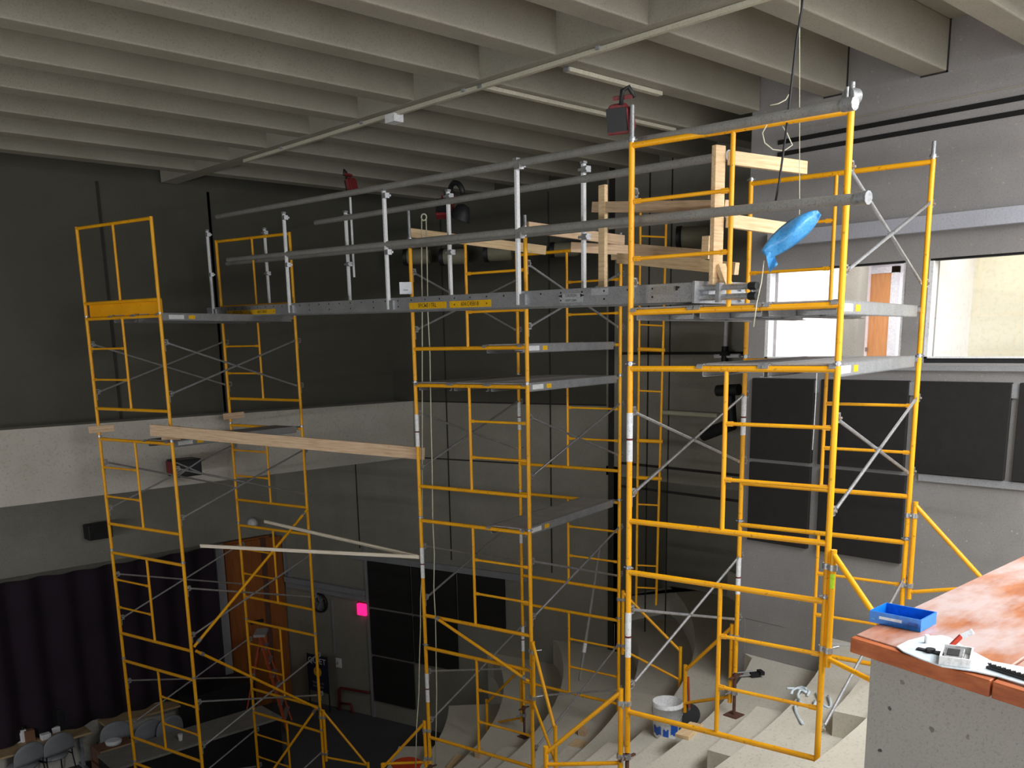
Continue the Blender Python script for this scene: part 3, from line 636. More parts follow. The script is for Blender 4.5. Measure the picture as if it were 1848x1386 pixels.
lumber((pp[0], pp[1], pp[2]-.02), (pp[0], pp[1], ztop), .040, .092, 'upright timber standing on the bridge end by the booth windows', 'pinev', XT)
for (u0, v0), (u1, v1), lb in (((1306, 287), (1443, 305), 'pale timber arm pointing at the booth wall, upper of two'), ((1303, 400), (1416, 416), 'pale timber arm pointing at the booth wall, lower of two behind blue film')):
    a_ = vpl(u0, v0, pp+XT*.02, XT); b_ = vpl(u1, v1, pp+XT*.02, XT); lumber(a_-DB*.05, b_-DB*.05, .038, .089, lb)
p2 = onplane(1088, 516, PA+NB*.48, nrm); zt2 = vert(1088, 334, p2)
lumber((p2[0], p2[1], p2[2]-.02), (p2[0], p2[1], zt2), .038, .075, 'upright timber standing on the bridge beside the middle tower', 'pinev', DB)
a_ = A(p2[0], p2[1], vert(1071, 369, p2))+DB*.17; b_ = A(pp[0], pp[1], vert(1285, 371, pp))+NB*.10; lumber(a_+NB*.05, b_, .038, .085, 'level timber guard joining the two uprights on the bridge', 'dustedpine')
a_ = onplane(1116, 466, PA+NB*.75, nrm); b_ = onplane(1330, 485, PA+NB*.35, nrm); lumber(a_, b_, .038, .085, 'lower timber guard crossing behind the upright on the bridge end')
a_ = onplane(1140, 452, PA+NB*1.2, nrm); b_ = onplane(1270, 464, PA+NB*1.2, nrm); lumber(a_, b_, .038, .12, 'weathered timber behind the lower timber guard', 'dustedpine')
a_ = onplane(1276, 426, PA+NB*.9, nrm); b_ = onplane(1274, 468, PA+NB*.9, nrm); lumber(a_, b_, .038, .075, 'short timber block behind the tall upright on the bridge end', 'pinev', DB)
a_ = onplane(1300, 478, PA+NB*.12, nrm); b_ = onplane(1313, 515, PA+NB*.12, nrm); lumber(a_, b_, .038, .07, 'short slanting timber strut at the foot of the tall upright', 'pinev', XT)
zB = 1.08+.021
def bT(u, v, z): return onz(u, v, z)
for i, (a_, b_, lb, zz) in enumerate((((738, 420), (985, 452), 'timber board on the middle tower, running in from its stage-side corner', zB+.06), ((952, 410), (1125, 434), 'timber board on the middle tower, running in from its entry-side corner', zB+.05), ((1030, 446), (1136, 452), 'short dark timber board on the middle tower beside the bridge', zB+.05))):
    a3, b3 = [(onplane(q_[0], q_[1], A(*legxy('B', 'f', 0), 0)+NB*o_, nrm)) for q_, o_ in ((a_, 0.1+.9*(i > 1)), (b_, 1.5))]; lumber(a3, b3, .038, .10, lb, 'dustedpine' if i else 'pine')
q = legxy('B', 'b', 1); z_ = vert(1119, 462, q); lumber((q[0]-.06, q[1]-.03, z_), (q[0]-.06, q[1]+.08, z_), .05, .09, 'small timber block tied to the wall-side corner of the middle tower')
# timbers between the stage tower and the middle tower
pr = A(*legxy('B', 'f', 0), 0)
pl_, qr_ = A(*legxy('C', 'f', 1), 0), pr
def at_leg(u, v, T, row, s, push=0.):
    xy = legxy(T, row, s); d_ = ray(u, v); t_ = (d_[0]*xy[0]+d_[1]*xy[1])/(d_[0]**2+d_[1]**2); return d_*(t_+push)
a_ = at_leg(272, 776, 'C', 'f', 1); b_ = at_leg(766, 820, 'B', 'f', 0, .012); off = unit(-b_[0], -b_[1], 0)*.06
lumber(a_-off*0+unit(-.3, .9, 0)*0, b_-off, .038, .14, 'long timber plank from the stage tower to the middle tower', 'dustedpine')
for (u0, v0), (u1, v1), T, row, s, lb in (((160, 776), (206, 772), 'C', 'f', 0, 'short timber block clamped on the stage tower leg, parapet side'), ((291, 781), (326, 781), 'C', 'f', 1, 'square timber block nailed over the end of the long timber plank'), ((403, 752), (441, 748), 'C', 'b', 0, 'short timber block clamped on the stage tower leg, wall side'), ((179, 793), (195, 793), 'C', 'f', 0, 'small timber wedge under the clamped block, parapet side'), ((425, 768), (436, 767), 'C', 'b', 0, 'small timber wedge under the clamped block, wall side')):
    a_, b_ = at_leg(u0, v0, T, row, s, -.012), at_leg(u1, v1, T, row, s, -.012); hh = {291: .17, 179: .05, 425: .05}.get(u0, .09)
    lumber(a_, b_, .04, hh, lb, 'dustedpine')
a_ = at_leg(362, 985, 'C', 'f', 1, .06); b_ = at_leg(757, 1005, 'B', 'f', 0, .02); lumber(a_, b_, .03, .042, 'pale thin pole reaching the middle tower, lower of the two', 'pale')
a_ = at_leg(478, 941, 'C', 'b', 1, -.05); b_ = at_leg(752, 1004, 'B', 'f', 0, .03); lumber(a_, b_, .03, .042, 'pale thin pole reaching the middle tower, upper of the two', 'pale')
# ------------------------------------------------------------------ paper notice, ropes, film, wires
q = onplane(732, 520, PA+NB*.3, nrm); tv = unit(-q[0], -q[1], 0); sv = A(-tv[1], tv[0], 0)
s_ = solo('notice', MB().box(q, (.13, .006, .125), (sv, tv, UP)), M['paper'], 'pale blue-white notice card beside a scaffold leg above the bridge', 'notice')
part('print', MB().box(q+tv*.004-UP*.02, (.05, .002, .012), (sv, tv, UP)), M['label'], s_)
rp = at_leg(765, 392, 'B', 'f', 0, .05); zr = rp[2]
solo('pulley_ring', MB().path([rp+UP*.035*math.sin(k*.63)+A(.6, -.8, 0)*.03*math.cos(k*.63) for k in range(11)], .008), M['rope'], 'small ring at the top of the hoist rope loop', 'pulley')
def rope(pts, depth, r, label, mat='rope', name='rope', cat='rope', group=None):
    return solo(name, MB().path([ray(u, v)*(depth(i) if callable(depth) else depth)/np.linalg.norm(ray(u, v)[:2]) for i, (u, v) in enumerate(pts)], r), M[mat], label, cat, group)
rd = np.linalg.norm(rp[:2])
rope([(761, 393), (761, 480), (762, 560), (762, 640), (762, 700), (762, 790), (762, 850), (762, 940), (763, 1020), (759, 1080), (759, 1130), (757, 1190), (756, 1250), (752, 1310), (750, 1390)], rd, .0065, 'pale hoist rope hanging along the leg of the middle tower', 'rope')
rope([(769, 393), (771, 480), (772, 560), (776, 640), (777, 700), (778, 760), (780, 850), (781, 940), (784, 1000), (783, 1060), (786, 1120), (787, 1190), (788, 1250), (787, 1310), (785, 1390)], rd, .0065, 'second pale hoist rope hanging clear of the middle tower leg', 'rope')
# ceiling cables
cq = onz(1446, 12, ZB); cd = 6.55
rope([(1450, -30), (1447, 15), (1437, 75), (1432, 120), (1424, 190), (1419, 235), (1413, 280), (1406, 330), (1400, 362)], cd, .008, 'black cable dangling from the ceiling above the blue film', 'black', 'cable', 'cable')
rope([(1443, -30), (1443, 60), (1443, 150), (1443, 250), (1443, 370), (1442, 420)], cd+.1, .003, 'thin pale string hanging from the ceiling beside the black cable', 'rope', 'string', 'string')
rope([(1390, 190), (1405, 187), (1418, 180), (1424, 170)], cd, .004, 'short pale wire end sticking out from the black cable', 'rope', 'wire', 'wire')
rope([(1384, 225), (1376, 240), (1380, 258), (1395, 270), (1415, 272), (1430, 262), (1420, 240), (1412, 228)], cd, .004, 'looped pale wire hanging below the top bar by the booth wall', 'rope', 'wire', 'wire')
rope([(1379, 470), (1374, 510), (1366, 545), (1360, 590)], cd, .004, 'thin pale cord trailing below the blue film', 'rope', 'cord', 'cord')
rope([(1474, 673), (1472, 720), (1469, 770), (1466, 812)], lambda i: 9.3, .005, 'white cord hanging from the booth window sill over the black panels', 'white', 'cord', 'cord')
fc = ray(1428, 428); fc = fc*(cd-.02)/np.linalg.norm(fc[:2]); fv = unit(-fc[0], -fc[1], 0); fs = A(-fv[1], fv[0], 0); pxm = FPX/(R[2] @ fc)
def film(u, v):
    # sheet hung between two corners, sagging outward
    a = A(-46/pxm, 0, -28/pxm); b = A(46/pxm, 0, 40/pxm); mid = a+(b-a)*u
    wdt = 22/pxm*math.sin(math.pi*min(1, max(0, .08+.9*u)))**.7+.012; dn = unit(.62, 0, -.78)
    p_ = mid+dn*wdt*(v-.45)*1.6+A(0, .07*math.sin(math.pi*v)*math.sin(math.pi*u)+.01*math.sin(9*u+5*v), 0)
    return fc+fs*p_[0]+fv*p_[1]+UP*(p_[2]+.012*math.sin(math.pi*u))
fm = MB().grid(film, 24, 10); fo_ = solo('blue_film', fm, M['film'], 'shiny blue plastic film hanging in front of the booth wall', 'plastic film')
sm = fo_.modifiers.new('solid', 'SOLIDIFY'); sm.thickness = .004
def shred(u, v): 
    a = A(-44/pxm, 0, -30/pxm); return fc+fs*(a[0]+.03*v+.05*u)+fv*(.02*math.sin(6*v+3*u))+UP*(a[2]+.02-(.13-.05*u)*v)
part('torn_end', MB().grid(shred, 5, 8), M['film'], fo_, 'torn blue-white end')
# ------------------------------------------------------------------ side wall fittings
def wbox_s2(c, w_, h_, t_, off=None):
    c = c-NS*(t_/2 if off is None else off); return MB().box(c, (w_, t_, h_), (DS, NS, UP))
def panel(c, w_, h_, ax, n_, label):
    o = solo('acoustic_panel', MB().box(c-n_*.026, (w_, .05, h_), (ax, n_, UP)), M['panel'], label, 'acoustic panel', 'black acoustic panels', .006); return o
tl = s2(664, 1011); pit = 3.17/3
ROWN = ['top row', 'second row', 'third row']; CN = ['nearest the exit sign', 'in the middle', 'farthest from the exit sign']
for r_, cs in ((0, (0, 1, 2)), (1, (0, 1)), (2, (0,))):
    for c_ in cs:
        ctr = tl-DS*(pit*(c_+.5))-UP*(.975*r_+.46); panel(ctr, pit-.05, .925, DS, NS, 'black acoustic panel on the side wall, %s, %s' % (ROWN[r_], CN[c_]) if r_ < 2 else 'lowest black acoustic panel on the side wall, above the outlet plates')
gr = MB()
gr.box(tl-DS*(pit*1.5)+UP*.06-NS*.02, (pit*3+.9, .04, .12), (DS, NS, UP)).box(tl+DS*.04-UP*1.6-NS*.015, (.07, .03, 3.9), (DS, NS, UP))
struct('trim_7', gr, M['trim'])
tb = MB(); a_, b_ = s2(519, 1046), s2(661, 1072); tb.beam(a_-NS*.05+UP*.03, b_-NS*.05+UP*.03, .10, .11).beam(a_-NS*.03-UP*.09, b_-NS*.03-UP*.09, .06, .10); struct('trim_8', tb, M['trim'])
c_ = s2(516, 1005); struct('trim_9', MB().box(c_-NS*.03, (.05, .05, .75), (DS, NS, UP)).box(c_-NS*.03-UP*.33-DS*.12, (.09, .06, .2), (DS, NS, UP)), M['trim'])
c_ = s2(603, 1130); struct('trim_10', MB().box(c_-NS*.02, (.025, .03, 1.15), (DS, NS, UP)), M['trim'])
# exit sign
c_ = s2(656, 1099); t = thing('exit_sign', 'small glowing pink exit sign beside the black panels', 'exit sign', c_)
part('housing', MB().box(c_-NS*.04, (.22, .08, .24), (DS, NS, UP)), M['exit'], t, 'glowing pink-red housing', .02)
part('back_plate', MB().box(c_-NS*.006, (.26, .012, .27), (DS, NS, UP)), M['redm'], t)
# clock
c_ = s2(579, 1087)-NS*.03; t = thing('wall_clock', 'round black-rimmed wall clock below the grey cable trough', 'clock', c_)
part('rim', MB().lathe([(.19, -.03), (.21, .0), (.205, .03), (.175, .035), (.17, .012)], c_, -NS, 32), M['black'], t)
part('dial', MB().lathe([(.001, .012), (.172, .012), (.172, .0)], c_, -NS, 32, False), M['label'], t, 'grey dial')
for an, ln, w_ in ((.6, .09, .014), (2.4, .13, .010)):
    e = UP*math.cos(an)+DS*math.sin(an); part('hand', MB().beam(c_-NS*.018, c_-NS*.018+e*ln, .004, w_, np.cross(e, NS)), M['ink'], t)
nm = MB()
for k in range(12):
    e = UP*math.cos(k*math.pi/6)+DS*math.sin(k*math.pi/6); nm.beam(c_-NS*.016+e*.13, c_-NS*.016+e*.155, .003, .012, np.cross(e, NS))
part('hour_marks', nm, M['ink'], t)
c_ = s2(612, 1196); t = thing('wall_switch', 'white switch plate at the end of the conduit on the side wall', 'switch', c_)
part('plate', MB().box(c_-NS*.012, (.15, .02, .2), (DS, NS, UP)), M['white'], t, bevel=.005); part('toggle', MB().box(c_-NS*.03, (.03, .03, .05), (DS, NS, UP)), M['label'], t)
for i, (u, v, w_, h_) in enumerate(((692.5, 1322, .09, .13), (701, 1325, .09, .12))):
    c_ = s2(u, v); o = solo('outlet_plate', MB().box(c_-NS*.012, (w_, .022, h_), (DS, NS, UP)), M['black'], 'dark outlet plate low on the side wall, %s' % ('beside the panel edge trim' if not i else 'beside the larger dark box'), 'outlet', 'outlet plates', .004); part('socket', MB().box(c_-NS*.024, (.03, .006, .06), (DS, NS, UP)), M['slot'], o)
c_ = s2(714, 1329); o = solo('junction_box', MB().box(c_-NS*.05, (.2, .1, .24), (DS, NS, UP)), M['black'], 'dark junction box low on the side wall above the tiers', 'junction box', None, .008); part('cover', MB().box(c_-NS*.103, (.16, .008, .2), (DS, NS, UP)), M['rail'], o)
# QUIET sign on its stand
c_ = s2(591, 1208)-NS*.28; t = thing('notice_stand', 'dark blue QUIET notice on a black floor stand by the side wall', 'sign', c_)
part('board', MB().box(c_, (.52, .02, .78), (DS, NS, UP)), M['navy'], t, 'navy board')
part('lettering', text_mb('QUIET', .17, c_-NS*.012+UP*.27, -DS, UP), M['paper'], t, 'white lettering')
part('lettering', text_mb('TESTING IN', .06, c_-NS*.012-UP*.20, -DS, UP), M['label'], t, 'small grey lettering'); part('lettering', text_mb('PROGRESS', .06, c_-NS*.012-UP*.28, -DS, UP), M['label'], t, 'small grey lettering')
em = part('emoji', MB().lathe([(.001, .014), (.105, .014), (.105, .010)], c_+UP*.04, -NS, 28, False), M['emoji'], t, 'yellow shushing face')
ey = MB()
for sg in (-1, 1): ey.lathe([(.001, .016), (.014, .016), (.014, .013)], c_+UP*.07-DS*sg*.035, -NS, 10, False)
ey.box(c_+UP*.105-NS*.015, (.10, .002, .012), (DS, NS, UP)); part('eyes', ey, M['ink'], em)
part('finger', MB().box(c_+UP*.0-NS*.016, (.025, .003, .09), (DS, NS, UP)), M['redm'], em)
part('stand', MB().tube(c_+DS*.27-UP*.4, c_+DS*.27+UP*.40, .012, 8).tube(c_-DS*.27-UP*1.25, c_-DS*.27+UP*.40, .014, 8).tube(c_+DS*.27-UP*1.25, c_+DS*.27-UP*.4, .014, 8).box(c_-UP*1.25, (.7, .3, .03), (DS, NS, UP)), M['black'], t)
# handrail by the steps
hb = [s2(620, 1300)-NS*.1, s2(618, 1238)-NS*.1, s2(665, 1246)-NS*.1]; hr = MB().path([hb[0], hb[1]-UP*.05, hb[1]-DS*.04, hb[2]-DS*.05, hb[2]-DS*.1], .03); hb2 = [s2(621, 1266)-NS*.1, s2(640, 1268)-NS*.1, s2(645, 1292)-NS*.1]; hr.path([hb2[0], hb2[1]+DS*.02, hb2[1]-UP*.04, hb2[2]-UP*.2], .026)
solo('handrail', hr, M['redm'], 'dark brown handrail on the side wall beyond the lowest panel', 'handrail')
# can lights along the side wall
for i, (u, v, r_) in enumerate(((764, 467, 13), (828, 467, 13), (907, 460, 14), (1024, 455, 12), (1228, 428, 17))):
    q = s2(u, v)-NS*.45 if u < 1100 else onX(u, v, XA-.6); d_ = R[2] @ q; rr = r_/FPX*d_*1.05; ax = unit(*(NS*.35-DS*.93)) if u < 1100 else unit(.5, -.86, 0)
    lb = 'cylindrical can light on the side wall, %s' % ['behind the hoist ropes', 'behind the white post nearest the ropes', 'under the timber boards', 'behind the brace of the middle tower', 'in the dark alcove beside the bridge end'][i]
    t = thing('can_light', lb, 'can light', q, 'can lights high on the side wall'); part('shell', MB().lathe([(rr*.95, 0), (rr, .02), (rr, .36), (rr*.8, .40)], q, ax, 24), M['can'], t, 'pale shell'); part('front_ring', MB().lathe([(rr*1.08, -.05), (rr*1.1, .02), (rr*.9, .02)], q, ax, 24), M['black'], t, 'black front ring')
    part('yoke', MB().tube(q+ax*.2, q+ax*.2+NS*.28+UP*.10, .02, 8), M['black'], t)
# alcove things: white wall pipe cross, black fitting, conduit, thin ladder
q = onX(1311, 600, XA-.15); pc = MB(); a_, b_ = onX(1312, 570, XA-.15), onX(1308, 655, XA-.15); t = thing('pipe_fitting', 'white wall pipe with a black valve in the alcove', 'pipe', q)
part('riser', MB().tube(a_+UP*.3, b_, .028, 10), M['white'], t); a_, b_ = onX(1290, 643, XA-.15), onX(1335, 642, XA-.15); part('branch', MB().tube(a_, b_, .03, 10), M['white'], t)
part('valve', MB().tube(onX(1309, 625, XA-.15), onX(1308, 652, XA-.15), .05, 10).box(onX(1309, 638, XA-.2), (.1, .12, .06)), M['black'], t, 'black valve')
a_, b_ = onX(1196, 744, XA-.05), onX(1296, 750, XA-.05); solo('wall_conduit', MB().tube(a_, b_, .035, 10), M['rope'], 'pale horizontal conduit on the alcove wall', 'conduit')
q = onX(1312, 704, XA-.9); t = thing('loudspeaker_arm', 'black swivel arm on the alcove wall behind the brace', 'bracket', q)
part('crossbar', MB().tube(onX(1295, 705, XA-.9), onX(1334, 703, XA-.9), .075, 14), M['black'], t); part('arm', MB().tube(onX(1318, 712, XA-.9), onX(1322, 765, XA-.8), .06, 12).tube(onX(1322, 765, XA-.8), onX(1270, 785, XA-.7), .085, 12), M['black'], t)
lq = onX(1178, 800, 9.75)
def ladder():
    lx = lambda u, v: vpl(u, v, lq, unit(.55, -.83, 0)); t = thing('access_ladder', 'narrow yellow access ladder behind the bridge in the alcove opening', 'ladder', lx(1176, 1090))
    for u0, u1 in ((1156, 1148), (1203, 1184)): part('rail', MB().tube(lx(u0, 375), lx(u1, 1092), .017, 8), M['yellow'], t)
    for v in (426, 586, 630, 705, 795, 862, 910, 1020, 1060):
        u0 = 1156-8*(v-375)/717; u1 = 1203-19*(v-375)/717; wide = v in (630, 795, 862); part('rung', MB().tube(lx(u0-(2 if wide else 0), v), lx(u1+(4 if wide else 0), v+2), .026 if wide else .012, 8), M['yellow'], t)
ladder()
q0, q1 = onX(1083, 985, 10.2), onX(1046, 1228, 9.3); t = thing('grey_pole', 'grey pole leaning in the corner behind the middle tower', 'pole', q1); part('shaft', MB().tube(q0, q1, .022, 10), M['rail'], t); part('grip', MB().tube(q0+(q1-q0)*.72, q0+(q1-q0)*.8, .03, 10), M['white'], t, 'white grip')
# ------------------------------------------------------------------ booth-wall panels
def wp(u, v): return onX(u, v, XW)
cols = [(5.86, 5.10, 'at the alcove corner'), (5.02, 4.08, 'below the first booth window'), (3.99, 3.13, 'below the second booth window'), (3.06, 1.9, 'beside the parapet')]
for c_, (y1, y0, nm) in enumerate(cols):
    panel(A(XW, (y0+y1)/2, -.91), y1-y0, .905, A(0, 1, 0), A(1, 0, 0), 'black acoustic panel on the booth wall, upper row, %s' % nm)
    if c_ < 2: panel(A(XW, (y0+y1)/2-.03*c_, -1.86), y1-y0, .91, A(0, 1, 0), A(1, 0, 0), 'black acoustic panel on the booth wall, lower row, %s' % nm)
# booth interior
def bp(u, v, x): return onX(u, v, x)
def yz(u0, v0, u1, v1, x): a_, b_ = bp(u0, v0, x), bp(u1, v1, x); return min(a_[1], b_[1]), max(a_[1], b_[1]), min(a_[2], b_[2]), max(a_[2], b_[2])
y0, y1, z0, z1 = yz(1574, 495, 1604, 640, 12.19); dr = struct('door_1', MB().lohi((12.14, y0, -1.25), (12.19, y1, z1)), M['orange_door'], .004); part('door_frame', MB().lohi((12.12, y0-.08, -1.25), (12.2, y0, z1+.08)).lohi((12.12, y1, -1.25), (12.2, y1+.10, z1+.08)).lohi((12.12, y0-.08, z1), (12.2, y1+.1, z1+.08)), M['white'], dr)
y0, y1, z0, z1 = yz(1486, 500, 1540, 640, 12.19); dr = struct('door_2', MB().lohi((12.14, y0, -1.25), (12.19, y1, z1+.02)), M['orange_door'], .004); part('door_handle', MB().lohi((12.08, y0-.22, -.22), (12.14, y0-.08, -.17)), M['steel'], dr)
y0, y1, z0, z1 = yz(1404, 500, 1422, 640, 11.6); dr = struct('door_3', MB().lohi((11.5, y0, -1.25), (11.58, y1, z1)), M['navy'], .004); part('door_glass', MB().lohi((11.48, y1, -1.25), (11.6, y1+.16, z1-.02)), M['sheet'], dr)
q = bp(1446, 500, 12.0); t = thing('booth_exit_sign', 'small red exit sign inside the bright booth', 'exit sign', q); part('housing', MB().box(q, (.05, .16, .14)), M['exit'], t); part('stem', MB().tube(q+UP*.07, (q[0], q[1], 1.05), .012, 8), M['white'], t)
# ceiling fittings
t = thing('light_track', 'long pale light track under the ceiling ribs', 'light track', (6.275, 6, ZB-.06)); part('channel', MB().lohi((6.255, -1, ZB-.045), (6.297, 11.6, ZB-.008)), M['track'], t); 
tq = onz(697, 210, ZB-.06); part('feed_box', MB().box((6.275, tq[1], ZB-.07), (.12, .16, .08)), M['white'], t, 'white feed box')
for k in range(7): part('hanger', MB().lohi((6.235, .4+1.7*k, ZB-.03), (6.315, .44+1.7*k, ZB)), M['trim'], t)
def strip(a_, b_, label):
    p, q = onz(a_[0], a_[1], ZB-.03), onz(b_[0], b_[1], ZB-.03); y_ = (p[1]+q[1])/2; t = thing('strip_light', label, 'strip light', (p[0], y_, ZB-.03), 'unlit strip lights under the ribs')
    part('body', MB().lohi((p[0], y_-.03, ZB-.04), (q[0], y_+.03, ZB-.005)), M['track'], t); part('end_cap', MB().lohi((p[0]-.02, y_-.03, ZB-.04), (p[0], y_+.03, ZB-.008)), M['steel'], t)
strip((866, 158), (1218, 236), 'pale strip light under a ceiling rib, running from the light track past the red lamp'); strip((1023, 127), (1192, 171), 'thin pale strip light under the next ceiling rib beyond the light track')
# ------------------------------------------------------------------ stage end
cu = MB(); x0, x1 = -6., onY(384, 1000, YST-.25)[0]
def cur(u, v): x = x0+(x1-x0)*u; return A(x, YST-.25+.06*math.sin(x*11)+.03*math.sin(x*4.3+1), -3.80+(-6.62+3.80)*v+.03*math.sin(x*5)*v*v)
cu.grid(cur, 420, 8); o = solo('stage_curtain', cu, M['curtain'], 'dark plum curtain hanging across the stage end', 'curtain'); sm = o.modifiers.new('solid', 'SOLIDIFY'); sm.thickness = .02
rng = random.Random(3); pts = [(x0, ZF)]+[(x1, ZF)]; n_ = 60
top = [(x1-(x1-x0)*i/n_, -6.56+.05*rng.random()+.04*math.sin(i*.7)) for i in range(n_+1)]
struct('baseboard_stage', MB().prism([(x, YST-.02, z) for x, z in pts+top], (0, -.16, 0)), M['plaster'])
y0_ = YST; a_, b_ = onY(386, 990, YST-.1), onY(398, 985, YST-.1); struct('trim_11', MB().lohi((a_[0]-.02, YST-.2, ZF), (b_[0], YST, -3.78)), M['trim'])
a_, b_ = onY(398, 985, YST), onY(475, 965, YST)
dr = struct('door_4', MB().lohi((a_[0], YST-.05, ZF), (b_[0]+.1, YST, -3.80)), M['door']); 
xm = onY(472, 1000, YST)[0]; part('door_leaf', MB().lohi((a_[0]+.03, YST-.09, ZF+.02), (xm-.06, YST-.05, -3.84)).lohi((xm+.06, YST-.09, ZF+.02), (b_[0]+.35, YST-.05, -3.84)), M['door'], dr); part('push_bar', MB().lohi((a_[0]+.45, YST-.16, -5.55), (xm-.15, YST-.11, -5.49)), M['black'], dr); part('meeting_strip', MB().lohi((xm-.06, YST-.1, ZF), (xm+.05, YST-.06, -3.82)), M['rust'], dr)
def speaker(q, w_, d_, h_, label):
    q = A(*q); t = thing('loudspeaker', label, 'loudspeaker', q, 'black loudspeakers on the stage walls'); part('cabinet', MB().box(q, (w_, d_, h_)), M['black'], t, bevel=.02); part('grille', MB().box(q-A(0, d_/2+.006, 0), (w_-.06, .012, h_-.06)), M['panel'], t); part('wall_bracket', MB().box(q+A(0, d_/2+.05, 0), (.1, .1, .12)), M['black'], t)
q = onY(177, 958, YST-.25); speaker(q, .42, .26, .27, 'black loudspeaker on the wall above the plum curtain')
q = onY(333, 843, YFA-.35); t = thing('projector_speaker', 'black box with a silver wire stay under the long timber plank end', 'loudspeaker', q); part('cabinet', MB().box(q, (.40, .3, .25)), M['black'], t, bevel=.015); part('red_side', MB().box(q-A(.21, 0, .0), (.02, .26, .2)), M['redm'], t); part('stay', MB().beam(q+A(-.19, -.155, -.1), q+A(.19, -.155, .1), .006, .02).beam(q+A(-.19, -.155, .1), q+A(.19, -.155, -.1), .006, .02), M['steel'], t); part('wall_bracket', MB().box(q+A(0, .24, .0), (.08, .2, .08)), M['black'], t)
q = onY(458, 945, YST-.10); t = thing('wall_lamp', 'round white wall lamp above the brown doors', 'wall lamp', q); part('dome', MB().lathe([(.10, .0), (.10, .04), (.085, .09), (.05, .125), (.004, .14)], q+A(0, .08, 0), A(0, -1, 0), 20), M['white'], t); part('base_ring', MB().lathe([(.12, 0), (.12, .03), (.1, .035)], q+A(0, .09, 0), A(0, -1, 0), 20), M['trim'], t)
# step ladder
q = onz(492, 1300, ZF+.0); q = onY(482, 1290, 15.9); q[2] = ZF; zt_ = vert(490, 1140, q)
t = thing('stepladder', 'orange fibreglass stepladder standing before the brown doors', 'stepladder', q); H = zt_-ZF; fx = A(.8, -.6, 0); sx = A(.6, .8, 0)
for sg in (-1, 1):
    part('front_rail', MB().beam(q+fx*.42+sx*sg*.30, q+sx*sg*.17+UP*H, .07, .03), M['orange'], t); part('rear_rail', MB().beam(q-fx*.45+sx*sg*.26, q+sx*sg*.15+UP*(H-.05), .05, .025), M['orange'], t)
for k in range(1, 7):
    f_ = k/7; c_ = q+fx*.42*(1-f_)+UP*H*f_; wd = .30-.13*f_; part('step', MB().box(c_, (.09, 2*wd, .03), (fx, sx, UP)), M['alu'], t, 'aluminium step')
for k in range(1, 5):
    f_ = k/5; c_ = q-fx*.45*(1-f_)+UP*H*f_; wd = .26-.11*f_; part('rear_brace', MB().box(c_, (.02, 2*wd, .04), (fx, sx, UP)), M['alu'], t)
part('top_cap', MB().box(q+UP*H, (.22, .44, .05), (fx, sx, UP)), M['label'], t, 'grey top cap')
# tables, chairs, bench
def table(c, lx, ly, zt, label, top='tan'):
    c = A(c[0], c[1], 0); t = thing('stage_table', label, 'table', (c[0], c[1], ZF), 'tables on the stage')
    part('table_top', MB().box(c+UP*(zt-.02), (lx, ly, .04)), M[top], t, bevel=.01)
    part('modesty_panel', MB().box(c+A(0, ly/2-.06, zt-.24), (lx-.2, .02, .36)), M['greyfab'], t)
    for sx_ in (-1, 1):
        part('leg', MB().box(c+A(sx_*(lx/2-.12), 0, (zt+ZF)/2), (.05, .09, zt-ZF-.06)).box(c+A(sx_*(lx/2-.12), 0, ZF+.03), (.06, ly-.06, .04)), M['greyfab'], t)
    part('grommet', MB().lathe([(.05, 0), (.05, .006), (.03, .006)], c+A(lx/2-.2, ly/2-.1, zt), UP, 14), M['black'], t); return t
TZ = ZF+.74
a_ = onz(4, 1366, TZ); b_ = onz(150, 1325, TZ); t1c = ((a_+b_)/2)[:2]+A(0, .28); table(t1c, 1.6, .6, TZ, 'tan topped table under the curtain, cluttered with papers')
a_ = onz(205, 1304, TZ); b_ = onz(345, 1268, TZ); t2c = ((a_+b_)/2)[:2]+A(0, .27); table(t2c, 1.75, .6, TZ, 'tan topped table under the curtain, empty')
def chair(u, v, yaw, label):
    q = onz(u, v, ZF+.70); q[2] = ZF; c, s = math.cos(yaw), math.sin(yaw); X_, Y_ = A(c, s, 0), A(-s, c, 0)
    t = thing('stage_chair', label, 'chair', q, 'grey chairs at the stage tables')
    def bk(a, b):
        an = math.pi*a; x = -.27*math.cos(an); zt_ = .56+.36*math.sin(an)**.6; z = .56+(zt_-.56)*b; return q+X_*x+Y_*(-.02+.5*x*x-.06*(z-.56))+UP*z
    m = MB().grid(bk, 18, 6); ob = part('backrest', m, M['greyfab'], t); md = ob.modifiers.new('solid', 'SOLIDIFY'); md.thickness = .035; md.offset = 0
    part('seat', MB().lathe([(.02, .0), (.23, .0), (.25, .025), (.23, .055), (.02, .06)], q+Y_*.24+UP*.42, UP, 22), M['greyfab'], t)
    for sx_ in (-1, 1):
        part('frame_side', MB().path([q+X_*.22*sx_+UP*.75, q+X_*.23*sx_+Y_*.02+UP*.45, q+X_*.24*sx_+Y_*.42+UP*.43], .013), M['black'], t)
        for sy_ in (0.02, .42): part('leg', MB().tube(q+X_*.23*sx_+Y_*sy_+UP*.44, q+X_*.25*sx_+Y_*(sy_+(.06 if sy_ > .1 else -.06)), .012, 8), M['black'], t)
for u, v, yw, lb in ((53, 1362, .25, 'grey chair with rounded back at the cluttered table, by the carton end'), (106, 1344, .2, 'grey chair with rounded back at the cluttered table, nearer the black case'), (209, 1322, -.1, 'grey round-backed chair standing beside the stack of cartons'), (268, 1320, .15, 'grey round-backed chair at the empty table behind the tower leg'), (306, 1312, .2, 'grey round-backed chair at the empty table, nearer the brown doors')): chair(u, v, yw, lb)
BZ = ZF+.92
